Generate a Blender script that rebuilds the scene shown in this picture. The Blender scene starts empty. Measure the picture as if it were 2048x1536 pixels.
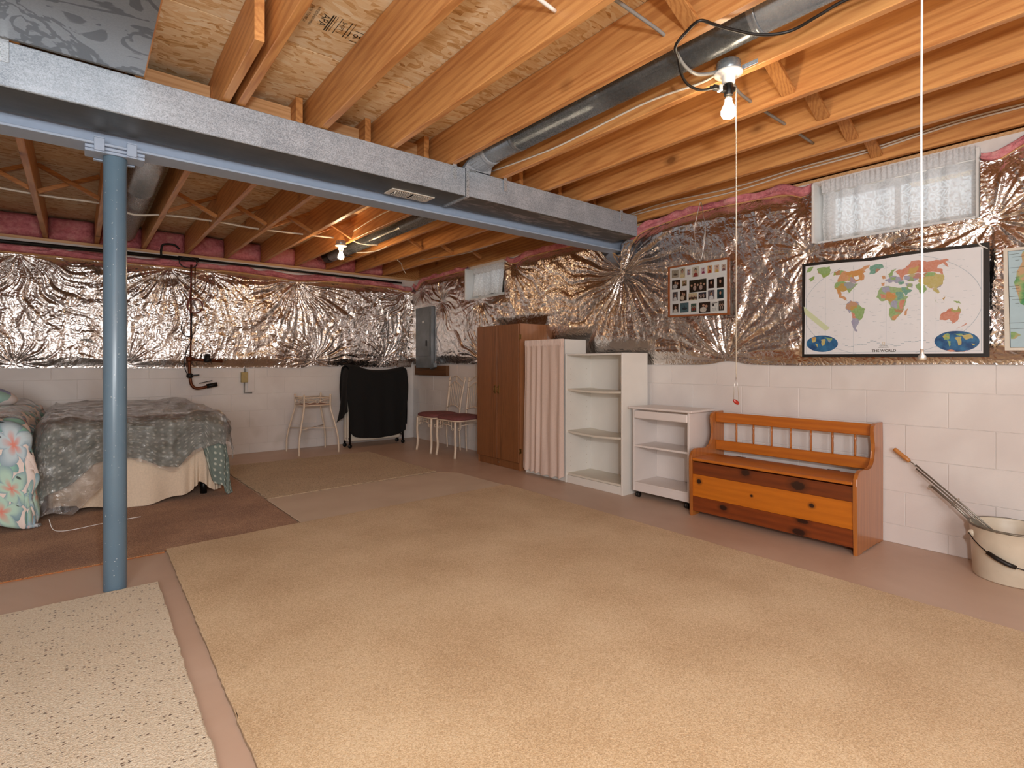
import bpy, bmesh, math, random
import numpy as np
from mathutils import Vector, Matrix

random.seed(7)
rng = np.random.RandomState(7)
R = math.radians
SC = bpy.context.scene
COL = SC.collection

# ------------------------------------------------------------------ camera
cam = bpy.data.cameras.new('camera')
cam.sensor_width = 36.0
cam.lens = 1068.0 / 2048.0 * 36.0
cam.shift_y = -41.0 / 2048.0
cam.clip_start = 0.02
camo = bpy.data.objects.new('camera', cam)
camo.location = (0, 0, 1.09)
camo.rotation_euler = (R(90), 0, R(-39.063))
COL.objects.link(camo)
SC.camera = camo

# ------------------------------------------------------------------ view, world
SC.view_settings.view_transform = 'Standard'
SC.view_settings.look = 'None'
SC.view_settings.gamma = 1.0
SC.view_settings.use_curve_mapping = False
SC.view_settings.exposure = 0.0

w = bpy.data.worlds.new('sky')
SC.world = w
w.use_nodes = True
bgn = w.node_tree.nodes['Background']
bgn.inputs[0].default_value = (0.93, 0.96, 1.0, 1)
bgn.inputs[1].default_value = 1.5


# ------------------------------------------------------------------ lights
def light(name, kind, loc, energy, color, size=0.1, target=None, size_y=None):
    d = bpy.data.lights.new(name, kind)
    d.energy = energy
    d.color = color
    if kind == 'AREA':
        d.shape = 'RECTANGLE'
        d.size = size
        d.size_y = size_y or size
    else:
        d.shadow_soft_size = size
    o = bpy.data.objects.new(name, d)
    o.location = loc
    if target:
        o.rotation_euler = (Vector(target) - Vector(loc)).to_track_quat('-Z', 'Y').to_euler()
    COL.objects.link(o)
    return o


# the photographer's flash just above the camera; two unseen area lamps added as bounce fill
light('flash', 'POINT', (0.10, -0.25, 1.52), 118, (0.95, 0.975, 1.0), 0.06)
light('added_bounce_fill', 'AREA', (-1.6, -2.6, 1.55), 120, (0.95, 0.975, 1.0), 1.6, (1.6, 4.5, 1.2), 1.2)
light('added_floor_fill', 'AREA', (0.4, -1.3, 2.22), 38, (1.0, 0.96, 0.92), 2.0, (1.0, 1.2, 0.0), 1.6)  # added lamp overhead, brightens the floor near the camera
BULB_MAIN = 105.0
BULB_FAR = 230.0

# ------------------------------------------------------------------ measures
XW, YW = 3.85, 7.06            # inner faces of the right and back walls
WT = 2.31                      # top of the block walls
ZJ, ZS = 2.355, 2.59           # underside of joists, underside of subfloor
XL, YF = -3.4, -3.5            # left wall, wall behind the camera


# ------------------------------------------------------------------ helpers
def lin(h):
    h = h.lstrip('#')
    out = []
    for i in (0, 2, 4):
        c = int(h[i:i + 2], 16) / 255.0
        out.append(c / 12.92 if c <= 0.04045 else ((c + 0.055) / 1.055) ** 2.4)
    return (out[0], out[1], out[2], 1.0)


class NT:
    """small wrapper that writes a node material in a few lines"""

    def __init__(self, name, rough=0.5, metal=0.0, base=None):
        self.m = bpy.data.materials.new(name)
        self.m.use_nodes = True
        self.t = self.m.node_tree
        self.b = self.t.nodes['Principled BSDF']
        self.out = self.t.nodes['Material Output']
        self.b.inputs['Roughness'].default_value = rough
        self.b.inputs['Metallic'].default_value = metal
        if base is not None:
            self.b.inputs['Base Color'].default_value = base
        self._tc = None

    def n(self, kind, ins=None, **props):
        nd = self.t.nodes.new(kind)
        for k, v in props.items():
            setattr(nd, k, v)
        for k, v in (ins or {}).items():
            self.set(nd.inputs[k], v)
        return nd

    def set(self, sock, v):
        if isinstance(v, bpy.types.NodeSocket):
            self.t.links.new(v, sock)
        elif isinstance(v, bpy.types.Node):
            self.t.links.new(v.outputs[0], sock)
        else:
            sock.default_value = v

    def obj(self):
        if self._tc is None:
            self._tc = self.n('ShaderNodeTexCoord')
        return self._tc.outputs['Object']

    def gen(self, which='Generated'):
        self.obj()
        return self._tc.outputs[which]

    def rnd(self):
        return self.n('ShaderNodeObjectInfo').outputs['Random']

    def map(self, vec, scale=(1, 1, 1), rot=(0, 0, 0), loc=(0, 0, 0)):
        return self.n('ShaderNodeMapping', {'Vector': vec, 'Scale': scale, 'Rotation': rot, 'Location': loc}).outputs[0]

    def noise(self, vec, scale=5, detail=3, rough=0.5, dist=0.0):
        return self.n('ShaderNodeTexNoise', {'Vector': vec, 'Scale': scale, 'Detail': detail, 'Roughness': rough, 'Distortion': dist})

    def vor(self, vec, scale=5, feature='F1', rnd=1.0):
        return self.n('ShaderNodeTexVoronoi', {'Vector': vec, 'Scale': scale, 'Randomness': rnd}, feature=feature)

    def ramp(self, fac, stops, interp='LINEAR'):
        nd = self.n('ShaderNodeValToRGB', {'Fac': fac})
        cr = nd.color_ramp
        cr.interpolation = interp
        while len(cr.elements) < len(stops):
            cr.elements.new(0.5)
        for e, (p, c) in zip(cr.elements, stops):
            e.position = p
            e.color = c if isinstance(c, tuple) and len(c) == 4 else (c, c, c, 1)
        return nd.outputs[0]

    def mix(self, fac, a, b, mode='MIX'):
        nd = self.n('ShaderNodeMix', data_type='RGBA', blend_type=mode)
        self.set(nd.inputs[0], fac)
        self.set(nd.inputs[6], a)
        self.set(nd.inputs[7], b)
        return nd.outputs[2]

    def math(self, op, a, b=0.0, c=0.0):
        nd = self.n('ShaderNodeMath', operation=op)
        self.set(nd.inputs[0], a)
        self.set(nd.inputs[1], b)
        self.set(nd.inputs[2], c)
        return nd.outputs[0]

    def vadd(self, a, b):
        nd = self.n('ShaderNodeVectorMath', operation='ADD')
        self.set(nd.inputs[0], a)
        self.set(nd.inputs[1], b)
        return nd.outputs[0]

    def col(self, s):
        self.set(self.b.inputs['Base Color'], s)

    def rgh(self, s):
        self.set(self.b.inputs['Roughness'], s)

    def bump(self, h, strength=0.3, dist=0.01, prev=None):
        nd = self.n('ShaderNodeBump', {'Height': h, 'Strength': strength, 'Distance': dist})
        if prev is not None:
            self.set(nd.inputs['Normal'], prev)
        self.set(self.b.inputs['Normal'], nd.outputs[0])
        return nd.outputs[0]


def plain(name, hexcol, rough=0.5, metal=0.0, grain=0.06, scale=40, bump=0.0):
    """one colour with a little procedural unevenness"""
    t = NT(name, rough, metal)
    c = lin(hexcol)
    f = t.noise(t.obj(), scale, 3).outputs[0]
    lo = tuple(x * (1 - grain) for x in c[:3]) + (1,)
    hi = tuple(min(1, x * (1 + grain)) for x in c[:3]) + (1,)
    t.col(t.ramp(f, [(0.3, lo), (0.7, hi)]))
    if bump:
        t.bump(f, bump, 0.003)
    return t.m


WLOC = {}


class MB:
    """collects shapes in world metres and links them as ONE mesh object"""

    def __init__(self):
        self.b = bmesh.new()

    def _new(self, verts):
        self.b.verts.ensure_lookup_table()

    def box(self, x0, x1, y0, y1, z0, z1, bev=0.0, rot=None, seg=1):
        b = self.b
        m = Matrix.Diagonal((x1 - x0, y1 - y0, z1 - z0, 1))
        m = Matrix.Translation(((x0 + x1) / 2, (y0 + y1) / 2, (z0 + z1) / 2)) @ (rot.to_4x4() if rot else Matrix.Identity(4)) @ m
        r = bmesh.ops.create_cube(b, size=1.0, matrix=m)
        if bev:
            es = list({e for v in r['verts'] for e in v.link_edges})
            bmesh.ops.bevel(b, geom=es, offset=bev, segments=seg, affect='EDGES', profile=0.5)
        return self

    def bar(self, p, q, wa, wb, up=(0, 0, 1), bev=0.0):
        """rectangular bar from p to q, wa wide across 'up x dir', wb along up"""
        p, q = Vector(p), Vector(q)
        d = (q - p)
        L = d.length
        d.normalize()
        s = d.cross(Vector(up)).normalized()
        u = s.cross(d).normalized()
        rot = Matrix((s, d, u)).transposed()
        c = (p + q) / 2
        self.box(c.x - wa / 2, c.x + wa / 2, c.y - L / 2, c.y + L / 2, c.z - wb / 2, c.z + wb / 2, bev, rot)
        return self

    def tube(self, pts, r, n=8, caps=True, closed=False):
        b = self.b
        P = [Vector(p) for p in pts]
        rr = r if hasattr(r, '__len__') else [r] * len(P)
        rings = []
        prev = None
        for i, p in enumerate(P):
            if closed:
                d = P[(i + 1) % len(P)] - P[i - 1]
            else:
                d = P[min(i + 1, len(P) - 1)] - P[max(i - 1, 0)]
            if d.length < 1e-9:
                d = Vector((0, 0, 1))
            d.normalize()
            if prev is None:
                a = Vector((0, 0, 1)) if abs(d.z) < 0.9 else Vector((1, 0, 0))
                s = d.cross(a).normalized()
            else:
                s = (prev - d * prev.dot(d))
                s = s.normalized() if s.length > 1e-6 else d.orthogonal().normalized()
            prev = s
            u = d.cross(s)
            rings.append([b.verts.new(p + (s * math.cos(k * 2 * math.pi / n) + u * math.sin(k * 2 * math.pi / n)) * rr[i]) for k in range(n)])
        m = len(rings)
        for i in range(m if closed else m - 1):
            A, B = rings[i], rings[(i + 1) % m]
            for k in range(n):
                f = b.faces.new((A[k], A[(k + 1) % n], B[(k + 1) % n], B[k]))
                f.smooth = True
        if caps and not closed:
            b.faces.new(rings[0][::-1])
            b.faces.new(rings[-1])
        return self

    def lathe(self, prof, c=(0, 0, 0), n=24, axis='Z', smooth=True, closed=False):
        b = self.b
        rings = []
        c = Vector(c)
        for r, h in prof:
            ring = []
            for k in range(n):
                a = k * 2 * math.pi / n
                x, y = max(r, 1e-5) * math.cos(a), max(r, 1e-5) * math.sin(a)
                v = {'Z': (x, y, h), 'X': (h, x, y), 'Y': (x, h, y)}[axis]
                ring.append(b.verts.new(c + Vector(v)))
            rings.append(ring)
        for A, B in zip(rings, rings[1:] + ([rings[0]] if closed else [])):
            for k in range(n):
                f = b.faces.new((A[k], A[(k + 1) % n], B[(k + 1) % n], B[k]))
                f.smooth = smooth
        if closed:
            return self
        if prof[0][0] > 1e-4:
            b.faces.new(rings[0][::-1])
        if prof[-1][0] > 1e-4:
            b.faces.new(rings[-1])
        return self

    def prism(self, poly, fn, d0, d1, bev=0.0):
        """2-D outline poly extruded from depth d0 to d1; fn(a, b, d) gives the point"""
        b = self.b
        A = [b.verts.new(fn(p[0], p[1], d0)) for p in poly]
        B = [b.verts.new(fn(p[0], p[1], d1)) for p in poly]
        n = len(poly)
        fs = [b.faces.new(A[::-1]), b.faces.new(B)]
        for k in range(n):
            fs.append(b.faces.new((A[k], A[(k + 1) % n], B[(k + 1) % n], B[k])))
        if bev:
            es = list(fs[0].edges) + list(fs[1].edges)
            bmesh.ops.bevel(b, geom=es, offset=bev, segments=2, affect='EDGES', profile=0.5)
        return self

    def quad(self, *pts):
        self.b.faces.new([self.b.verts.new(p) for p in pts])
        return self

    def build(self, name, mat, parent=None, smooth=None):
        b = self.b
        bmesh.ops.recalc_face_normals(b, faces=b.faces[:])
        off = Vector(WLOC.get(parent.name, (0, 0, 0))) if parent else Vector((0, 0, 0))
        if off.length:
            bmesh.ops.translate(b, verts=b.verts[:], vec=-off)
        if smooth is not None:
            for f in b.faces:
                f.smooth = smooth
        me = bpy.data.meshes.new(name)
        b.to_mesh(me)
        b.free()
        return link(name, me, mat, parent)


def link(name, me, mat, parent=None):
    if mat:
        for mm in (mat if isinstance(mat, (list, tuple)) else [mat]):
            me.materials.append(mm)
    o = bpy.data.objects.new(name, me)
    COL.objects.link(o)
    if parent:
        o.parent = parent
        WLOC[o.name] = WLOC.get(parent.name, (0, 0, 0))
    return o


def tag(o, label, cat, group=None, kind=None):
    o['label'] = label
    o['category'] = cat
    if group:
        o['group'] = group
    if kind:
        o['kind'] = kind
    return o


def thing(name, label, cat, loc, group=None):
    o = bpy.data.objects.new(name, None)
    o.empty_display_size = 0.1
    COL.objects.link(o)
    o.location = loc
    WLOC[o.name] = tuple(loc)
    return tag(o, label, cat, group)


def struct(o):
    o['kind'] = 'structure'
    return o


def dup(root, loc, rotz=0.0):
    r = root.copy()
    COL.objects.link(r)
    r.location = loc
    r.rotation_euler = (0, 0, rotz)
    for ch in list(root.children):
        c = ch.copy()
        COL.objects.link(c)
        c.parent = r
        for g in ch.children:
            d = g.copy()
            COL.objects.link(d)
            d.parent = c
    return r


def spline(pts, n=8):
    """Catmull-Rom through pts"""
    P = [np.array(p, float) for p in pts]
    P = [2 * P[0] - P[1]] + P + [2 * P[-1] - P[-2]]
    out = []
    for i in range(1, len(P) - 2):
        for k in range(n):
            t = k / n
            a, b_, c, d = P[i - 1], P[i], P[i + 1], P[i + 2]
            out.append(0.5 * (2 * b_ + (c - a) * t + (2 * a - 5 * b_ + 4 * c - d) * t * t + (3 * b_ - a - 3 * c + d) * t ** 3))
    out.append(P[-2])
    return [tuple(p) for p in out]


def vnoise(x, y, seed=0):
    """smooth value noise on arrays, 0..1"""
    xi, yi = np.floor(x).astype(np.int64), np.floor(y).astype(np.int64)
    fx, fy = x - xi, y - yi
    fx = fx * fx * (3 - 2 * fx)
    fy = fy * fy * (3 - 2 * fy)

    def h(a, b):
        v = (a * 374761393 + b * 668265263 + seed * 974634777) & 0xffffffff
        v = ((v ^ (v >> 13)) * 1274126177) & 0xffffffff
        v = v ^ (v >> 16)
        return (v & 0xffff) / 65535.0
    a, b = h(xi, yi), h(xi + 1, yi)
    c, d = h(xi, yi + 1), h(xi + 1, yi + 1)
    return (a * (1 - fx) + b * fx) * (1 - fy) + (c * (1 - fx) + d * fx) * fy


def ridge(x, y, seed=0):
    return 1 - np.abs(2 * vnoise(x, y, seed) - 1)


def grid_mesh(name, V, mat, parent=None, keep=None, smooth=True, solid=0.0, uv=None):
    """V: (n, m, 3) array of world points -> mesh object; keep: (n-1, m-1) mask of faces"""
    n, m = V.shape[:2]
    off = np.array(WLOC.get(parent.name, (0, 0, 0))) if parent else np.zeros(3)
    idx = np.arange(n * m).reshape(n, m)
    F = np.stack([idx[:-1, :-1], idx[1:, :-1], idx[1:, 1:], idx[:-1, 1:]], -1)
    F = F[keep] if keep is not None else F.reshape(-1, 4)
    me = bpy.data.meshes.new(name)
    me.vertices.add(n * m)
    me.vertices.foreach_set('co', (V - off).astype(np.float32).ravel())
    me.loops.add(len(F) * 4)
    me.loops.foreach_set('vertex_index', F.astype(np.int32).ravel())
    me.polygons.add(len(F))
    me.polygons.foreach_set('loop_start', (np.arange(len(F)) * 4).astype(np.int32))
    me.polygons.foreach_set('use_smooth', np.full(len(F), smooth))
    me.update()
    me.validate()
    if uv:
        co = np.stack([np.repeat(np.arange(n) * uv[0], m), np.tile(np.arange(m) * uv[1], n)], -1)
        me.uv_layers.new(name='cloth').data.foreach_set('uv', co[F.ravel()].astype(np.float32).ravel())
    if keep is not None:
        b = bmesh.new()
        b.from_mesh(me)
        bmesh.ops.delete(b, geom=[v for v in b.verts if not v.link_faces], context='VERTS')
        b.to_mesh(me)
        b.free()
    o = link(name, me, mat, parent)
    if solid:
        md = o.modifiers.new('thickness', 'SOLIDIFY')
        md.thickness = solid
        md.offset = 0
    return o


def text_mesh(s, size, mat, name, parent, fn, depth=0.0006, bold=False):
    """flat lettering; fn maps (a, b) of the text plane (centred) to a world point"""
    cu = bpy.data.curves.new(name, 'FONT')
    cu.body = s
    cu.size = size
    cu.align_x = 'CENTER'
    cu.align_y = 'CENTER'
    cu.resolution_u = 3
    if bold:
        cu.offset = size * 0.02
    tmp = bpy.data.objects.new(name, cu)
    COL.objects.link(tmp)
    dg = bpy.context.evaluated_depsgraph_get()
    me = bpy.data.meshes.new_from_object(tmp.evaluated_get(dg))
    bpy.data.objects.remove(tmp)
    off = Vector(WLOC.get(parent.name, (0, 0, 0))) if parent else Vector((0, 0, 0))
    for v in me.vertices:
        v.co = Vector(fn(v.co.x, v.co.y)) - off
    return link(name, me, mat, parent)

# ------------------------------------------------------------------ materials
def wood(name, light_c, dark_c, axis='Y', scale=1.0, rough=0.45, knots=0.5, grain=0.5, use_rnd=True, tone=0.12, coat=0.0):
    t = NT(name, rough)
    st = {'X': (0.045, 1, 1), 'Y': (1, 0.045, 1), 'Z': (1, 1, 0.045)}[axis]
    v = t.map(t.obj(), tuple(s * scale for s in st))
    if use_rnd:
        r = t.rnd()
        off = t.n('ShaderNodeCombineXYZ', {'X': t.math('MULTIPLY', r, 37.0), 'Y': t.math('MULTIPLY', r, 91.0), 'Z': t.math('MULTIPLY', r, 53.0)})
        v = t.vadd(v, off.outputs[0])
    big = t.noise(v, 5, 2, 0.5, 0.4).outputs[0]
    lines = t.n('ShaderNodeTexWave', {'Vector': v, 'Scale': 16.0, 'Distortion': 10.0, 'Detail': 2.0, 'Detail Scale': 0.7}, wave_type='RINGS', rings_direction='SPHERICAL').outputs['Fac']
    fine = t.ramp(t.noise(t.map(v, (1, 1, 1)), 70, 3, 0.65).outputs[0], [(0.36, 0.0), (0.66, 1.0)])
    f = t.math('ADD', t.math('MULTIPLY', t.ramp(lines, [(0.35, 0.0), (0.95, 1.0)]), grain), t.math('MULTIPLY', fine, 0.35))
    f = t.math('ADD', f, t.math('MULTIPLY', t.math('SUBTRACT', big, 0.5), 0.6))
    c = t.ramp(f, [(0.05, lin(light_c)), (0.95, lin(dark_c))])
    if knots:
        kv = t.vor(t.map(v, (3.6, 50.0, 3.6) if axis == 'Y' else (2.2, 2.2, 2.2)), 1.0)
        km = t.ramp(kv.outputs['Distance'], [(0.06, 1.0), (0.085, 0.55), (0.16, 0.0)])
        dk = tuple(x * 0.42 for x in lin(dark_c)[:3]) + (1,)
        c = t.mix(t.math('MULTIPLY', km, knots), c, dk)
    if use_rnd:
        hv = t.n('ShaderNodeHueSaturation', {'Color': c, 'Value': t.math('ADD', 1 - tone, t.math('MULTIPLY', t.rnd(), 2 * tone))})
        c = hv.outputs[0]
    t.col(c)
    t.bump(f, 0.12, 0.003)
    if coat:
        t.b.inputs['Coat Weight'].default_value = coat
        t.b.inputs['Coat Roughness'].default_value = 0.12
    return t.m


M_joist = wood('joist_wood', '#D99E60', '#A86535', 'Y', 1.0, 0.42, 0.8, 0.34, True, 0.07)
M_block = wood('blocking_wood', '#E2B583', '#C8935C', 'X', 1.2, 0.5, 0.3, 0.4)
M_strut = wood('bridging_wood', '#C48A50', '#9C6030', 'X', 1.5, 0.5, 0.3, 0.4)

# oriented strand board
t = NT('strand_board', 0.6)
pv = t.vadd(t.obj(), t.n('ShaderNodeCombineXYZ', {'X': t.math('MULTIPLY', t.rnd(), 31.0)}).outputs[0])
wob = t.noise(pv, 3.0, 2)
vec = t.n('ShaderNodeVectorMath', {0: pv, 1: t.n('ShaderNodeVectorMath', {0: wob.outputs['Color'], 3: 0.12}, operation='SCALE').outputs[0]}, operation='ADD').outputs[0]
v1 = t.vor(t.map(vec, (11, 46, 1)), 1.0)
v2 = t.vor(t.map(vec, (15, 38, 1), (0, 0, R(38))), 1.0)
v3 = t.vor(t.map(vec, (12, 42, 1), (0, 0, R(-30))), 1.0)
sel = t.noise(vec, 12, 1).outputs[0]
ca = t.mix(t.math('GREATER_THAN', sel, 0.56), v1.outputs['Color'], v2.outputs['Color'])
ca = t.mix(t.math('LESS_THAN', sel, 0.42), ca, v3.outputs['Color'])
g = t.n('ShaderNodeSeparateColor', {0: ca})
streak = t.noise(t.map(vec, (8, 130, 1)), 1.0, 3).outputs[0]
f = t.math('ADD', t.math('MULTIPLY', g.outputs[0], 0.75), t.math('MULTIPLY', t.math('SUBTRACT', streak, 0.25), 0.55))
c = t.ramp(f, [(0.0, lin('#8E5E32')), (0.16, lin('#D2A76F')), (0.36, lin('#ECCD9E')), (0.75, lin('#F6E0BA')), (1.0, lin('#FCF0D6'))])
tone = t.math('ADD', 0.9, t.math('MULTIPLY', t.rnd(), 0.16))
c = t.n('ShaderNodeHueSaturation', {'Color': c, 'Value': tone}).outputs[0]
t.col(c)
t.bump(f, 0.25, 0.004)
M_osb = t.m


def galv(name, lo, hi, rough=0.5, metal=0.75, spark=1.0, dirt=0.0):
    t = NT(name, rough, metal)
    v = t.obj()
    sp = t.n('ShaderNodeSeparateColor', {0: t.vor(v, 260).outputs['Color']}).outputs[0]
    n2 = t.noise(v, 6, 4).outputs[0]
    st = t.noise(t.map(v, (1.5, 60, 60)), 1.0, 3).outputs[0]
    f = t.math('ADD', t.math('MULTIPLY', sp, 0.35 * spark), t.math('ADD', t.math('MULTIPLY', n2, 0.55), t.math('MULTIPLY', st, 0.25)))
    c = t.ramp(f, [(0.25, lin(lo)), (0.9, lin(hi))])
    if dirt:
        d = t.ramp(t.noise(t.map(v, (2.2, 7, 3)), 1.6, 5, 0.65, 1.2).outputs[0], [(0.52, 0.0), (0.62, 1.0)])
        c = t.mix(t.math('MULTIPLY', d, dirt), c, lin('#A39A94'))
    t.col(c)
    t.rgh(t.math('ADD', rough - 0.1, t.math('MULTIPLY', sp, 0.22 * min(1, spark))))
    return t.m


M_galv = galv('galvanised_steel', '#78838F', '#BEC8D3', 0.45, 0.35, 1.2)
M_galv_pipe = galv('galvanised_pipe', '#7F858A', '#B4B9BD', 0.36, 0.45, 0.1)
M_galv_old = galv('stained_sheet_metal', '#57544F', '#77736C', 0.5, 0.35, 0.3, 0.75)
# return-air sheet with wet-looking stain shapes of its own
t = NT('watermarked_sheet_metal', 0.38, 0.7)
v = t.obj()
bl = t.noise(v, 3.3, 3, 0.5, 2.2).outputs[0]
mk = t.ramp(bl, [(0.47, 0.0), (0.485, 1.0), (0.55, 1.0), (0.565, 0.0)])
sp = t.n('ShaderNodeSeparateColor', {0: t.vor(v, 220).outputs['Color']}).outputs[0]
c = t.mix(t.math('MULTIPLY', sp, 0.35), lin('#A3A7AA'), lin('#8A8E92'))
t.col(t.mix(t.math('MULTIPLY', mk, 0.75), c, lin('#66696C')))
M_pan = t.m

M_beam = plain('blue_grey_beam_paint', '#9AA9BE', 0.42, 0.0, 0.04, 30)
t = NT('steel_blue_post_paint', 0.28)
v = t.obj()
ch = t.ramp(t.noise(v, 120, 1).outputs[0], [(0.755, 0.0), (0.77, 1.0)])
t.col(t.mix(ch, t.ramp(t.noise(v, 4, 3).outputs[0], [(0.3, lin('#5A7183')), (0.7, lin('#637B8C'))]), lin('#D5DADC')))
t.bump(t.noise(v, 160, 2).outputs[0], 0.05, 0.002)
M_post = t.m

# crinkled silver vapour-barrier foil with a woven scrim
t = NT('silver_foil', 0.2, 1.0)
v = t.obj()
s = t.n('ShaderNodeSeparateXYZ', {0: v})
a = t.math('ADD', t.math('ADD', s.outputs[0], s.outputs[1]), s.outputs[2])
b_ = t.math('SUBTRACT', t.math('ADD', s.outputs[0], s.outputs[1]), s.outputs[2])
g1 = t.math('PINGPONG', t.math('MULTIPLY', a, 70.0), 1.0)
g2 = t.math('PINGPONG', t.math('MULTIPLY', b_, 70.0), 1.0)
scrim = t.math('MINIMUM', g1, g2)
cr = t.noise(v, 28, 4, 0.6, 0.8).outputs[0]
cr2 = t.vor(t.vadd(v, t.n('ShaderNodeVectorMath', {0: t.noise(v, 9, 2).outputs['Color'], 3: .07}, operation='SCALE').outputs[0]), 30, 'DISTANCE_TO_EDGE').outputs['Distance']
n1 = t.bump(t.ramp(scrim, [(0.0, 0.0), (0.3, 1.0)]), 0.16, 0.002)
n2 = t.bump(cr, 0.26, 0.010, n1)
t.bump(t.ramp(cr2, [(0.0, 0.0), (0.35, 1.0)]), 0.22, 0.010, n2)
t.col(t.ramp(t.noise(v, 3, 3).outputs[0], [(0.3, lin('#D2CDC9')), (0.7, lin('#E6E2DF'))]))
t.rgh(t.math('ADD', 0.14, t.math('MULTIPLY', t.noise(v, 5, 2).outputs[0], 0.14)))
M_foil = t.m

t = NT('pink_fibreglass', 0.95)
v = t.obj()
f = t.noise(v, 34, 5, 0.7).outputs[0]
t.col(t.ramp(t.math('ADD', t.math('MULTIPLY', f, 0.5), t.math('MULTIPLY', t.noise(v, 6, 3).outputs[0], 0.5)), [(0.3, lin('#A8505C')), (0.5, lin('#D9858C')), (0.68, lin('#EBB0AC'))]))
t.bump(f, 0.9, 0.02)
M_pink = t.m
M_paper = plain('tan_kraft_paper', '#C99A66', 0.7, 0, 0.15, 18, 0.2)

t = NT('white_block_paint', 0.5)
v = t.obj()
n1 = t.noise(v, 90, 4, 0.6).outputs[0]
pos = t.n('ShaderNodeNewGeometry').outputs['Position']
st = t.ramp(t.noise(pos, 1.7, 3, 0.5, 0.5).outputs[0], [(0.42, lin('#D8D0CB')), (0.62, lin('#E3DDD8'))])
dm = t.ramp(t.noise(t.map(pos, (1, 1, 0.8), (0, 0, 0), (0.4, 0.3, 0.2)), 2.1, 2).outputs[0], [(0.66, 0.0), (0.8, 0.45)])
t.col(t.mix(dm, st, lin('#A99E8E')))
t.bump(n1, 0.22, 0.004)
M_blk = t.m
M_plainwall = plain('white_wall_paint', '#DAD3CE', 0.6, 0, 0.05, 20, 0.1)

t = NT('tan_floor_paint', 0.42)
v = t.obj()
c = t.ramp(t.noise(v, 1.3, 5, 0.6, 0.6).outputs[0], [(0.3, lin('#BFA18C')), (0.55, lin('#CBAF9B')), (0.75, lin('#D3BAA8'))])
sc = t.ramp(t.noise(t.map(v, (3, 22, 1), (0, 0, 0.5)), 1.0, 4).outputs[0], [(0.68, 0.0), (0.76, 0.35)])
t.col(t.mix(sc, c, lin('#DCC5B4')))
t.bump(t.noise(v, 60, 4).outputs[0], 0.06, 0.003)
M_floor = t.m


def carpet(name, stops, scale=160, strength=0.6, fl=None, big=0.4, dist=0.006, stretch=(1, 1, 1), fl_thr=0.0):
    t = NT(name, 0.95)
    v = t.map(t.obj(), stretch)
    f = t.noise(v, scale * 1.9, 3, 0.75).outputs[0]
    b_ = t.noise(v, 2.2, 3).outputs[0]
    g = t.math('ADD', t.math('MULTIPLY', f, 1 - big), t.math('MULTIPLY', b_, big))
    c = t.ramp(g, [(p, lin(h)) for p, h in stops])
    if fl:
        q = t.n('ShaderNodeSeparateColor', {0: t.vor(t.map(v, (64, 120, 1)), 1.0).outputs['Color']}).outputs[0]
        d = t.vor(t.map(v, (64, 120, 1)), 1.0).outputs['Distance']
        m_ = t.math('MULTIPLY', t.math('GREATER_THAN', q, fl_thr), t.math('LESS_THAN', d, 0.33))
        c = t.mix(m_, c, lin(fl))
    t.col(c)
    t.b.inputs['Specular IOR Level'].default_value = 0.1
    t.b.inputs['Sheen Weight'].default_value = 0.15
    t.bump(f, strength, dist)
    return t.m


M_car_big = carpet('beige_cut_pile', [(0.38, '#B8956C'), (0.49, '#D3B389'), (0.6, '#E8CEA8')], 110, 0.7, None, 0.25)
M_car_mid = carpet('tan_flat_weave', [(0.35, '#BFA384'), (0.5, '#CFB598'), (0.65, '#D8C2A6')], 210, 0.35)
M_car_frg = carpet('oatmeal_berber', [(0.36, '#BDA17E'), (0.5, '#D8BE9C'), (0.62, '#EAD6B8')], 70, 1.0, '#86694B', 0.15, 0.01, (1, 1, 1), 0.78)
M_car_brn = carpet('brown_tweed_pile', [(0.40, '#6E4730'), (0.5, '#A0714E'), (0.59, '#D2A67E')], 150, 0.6, None, 0.2)
M_car_wht = carpet('speckled_cream_loop', [(0.34, '#CDB697'), (0.48, '#E8D6BB'), (0.6, '#F4E8D2')], 75, 1.0, '#6E5847', 0.15, 0.008, (1, 1, 1), 0.83)
M_cut = plain('carpet_backing', '#A38B70', 0.9, 0, 0.2, 60)
M_rust_edge = plain('rust_carpet_binding', '#A8622F', 0.8, 0, 0.2, 60)

M_lam = plain('white_laminate', '#E6E1D9', 0.32, 0, 0.02, 8)
M_lam2 = plain('warm_white_laminate', '#E3D9D3', 0.35, 0, 0.02, 8)
M_shelf = plain('shelf_laminate', '#DDD5C6', 0.4, 0, 0.03, 8)
M_ward = wood('walnut_laminate', '#8E5A33', '#5C3519', 'Z', 2.2, 0.42, 0.0, 0.35, False)
M_ward_side = wood('reflection_paled_wardrobe_side', '#A9714A', '#8A5634', 'Z', 2.2, 0.38, 0.0, 0.3, False)  # paler than the doors: reflected light put into the side's colour
M_brass = plain('aged_brass', '#7A5A2E', 0.35, 0.8)


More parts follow.
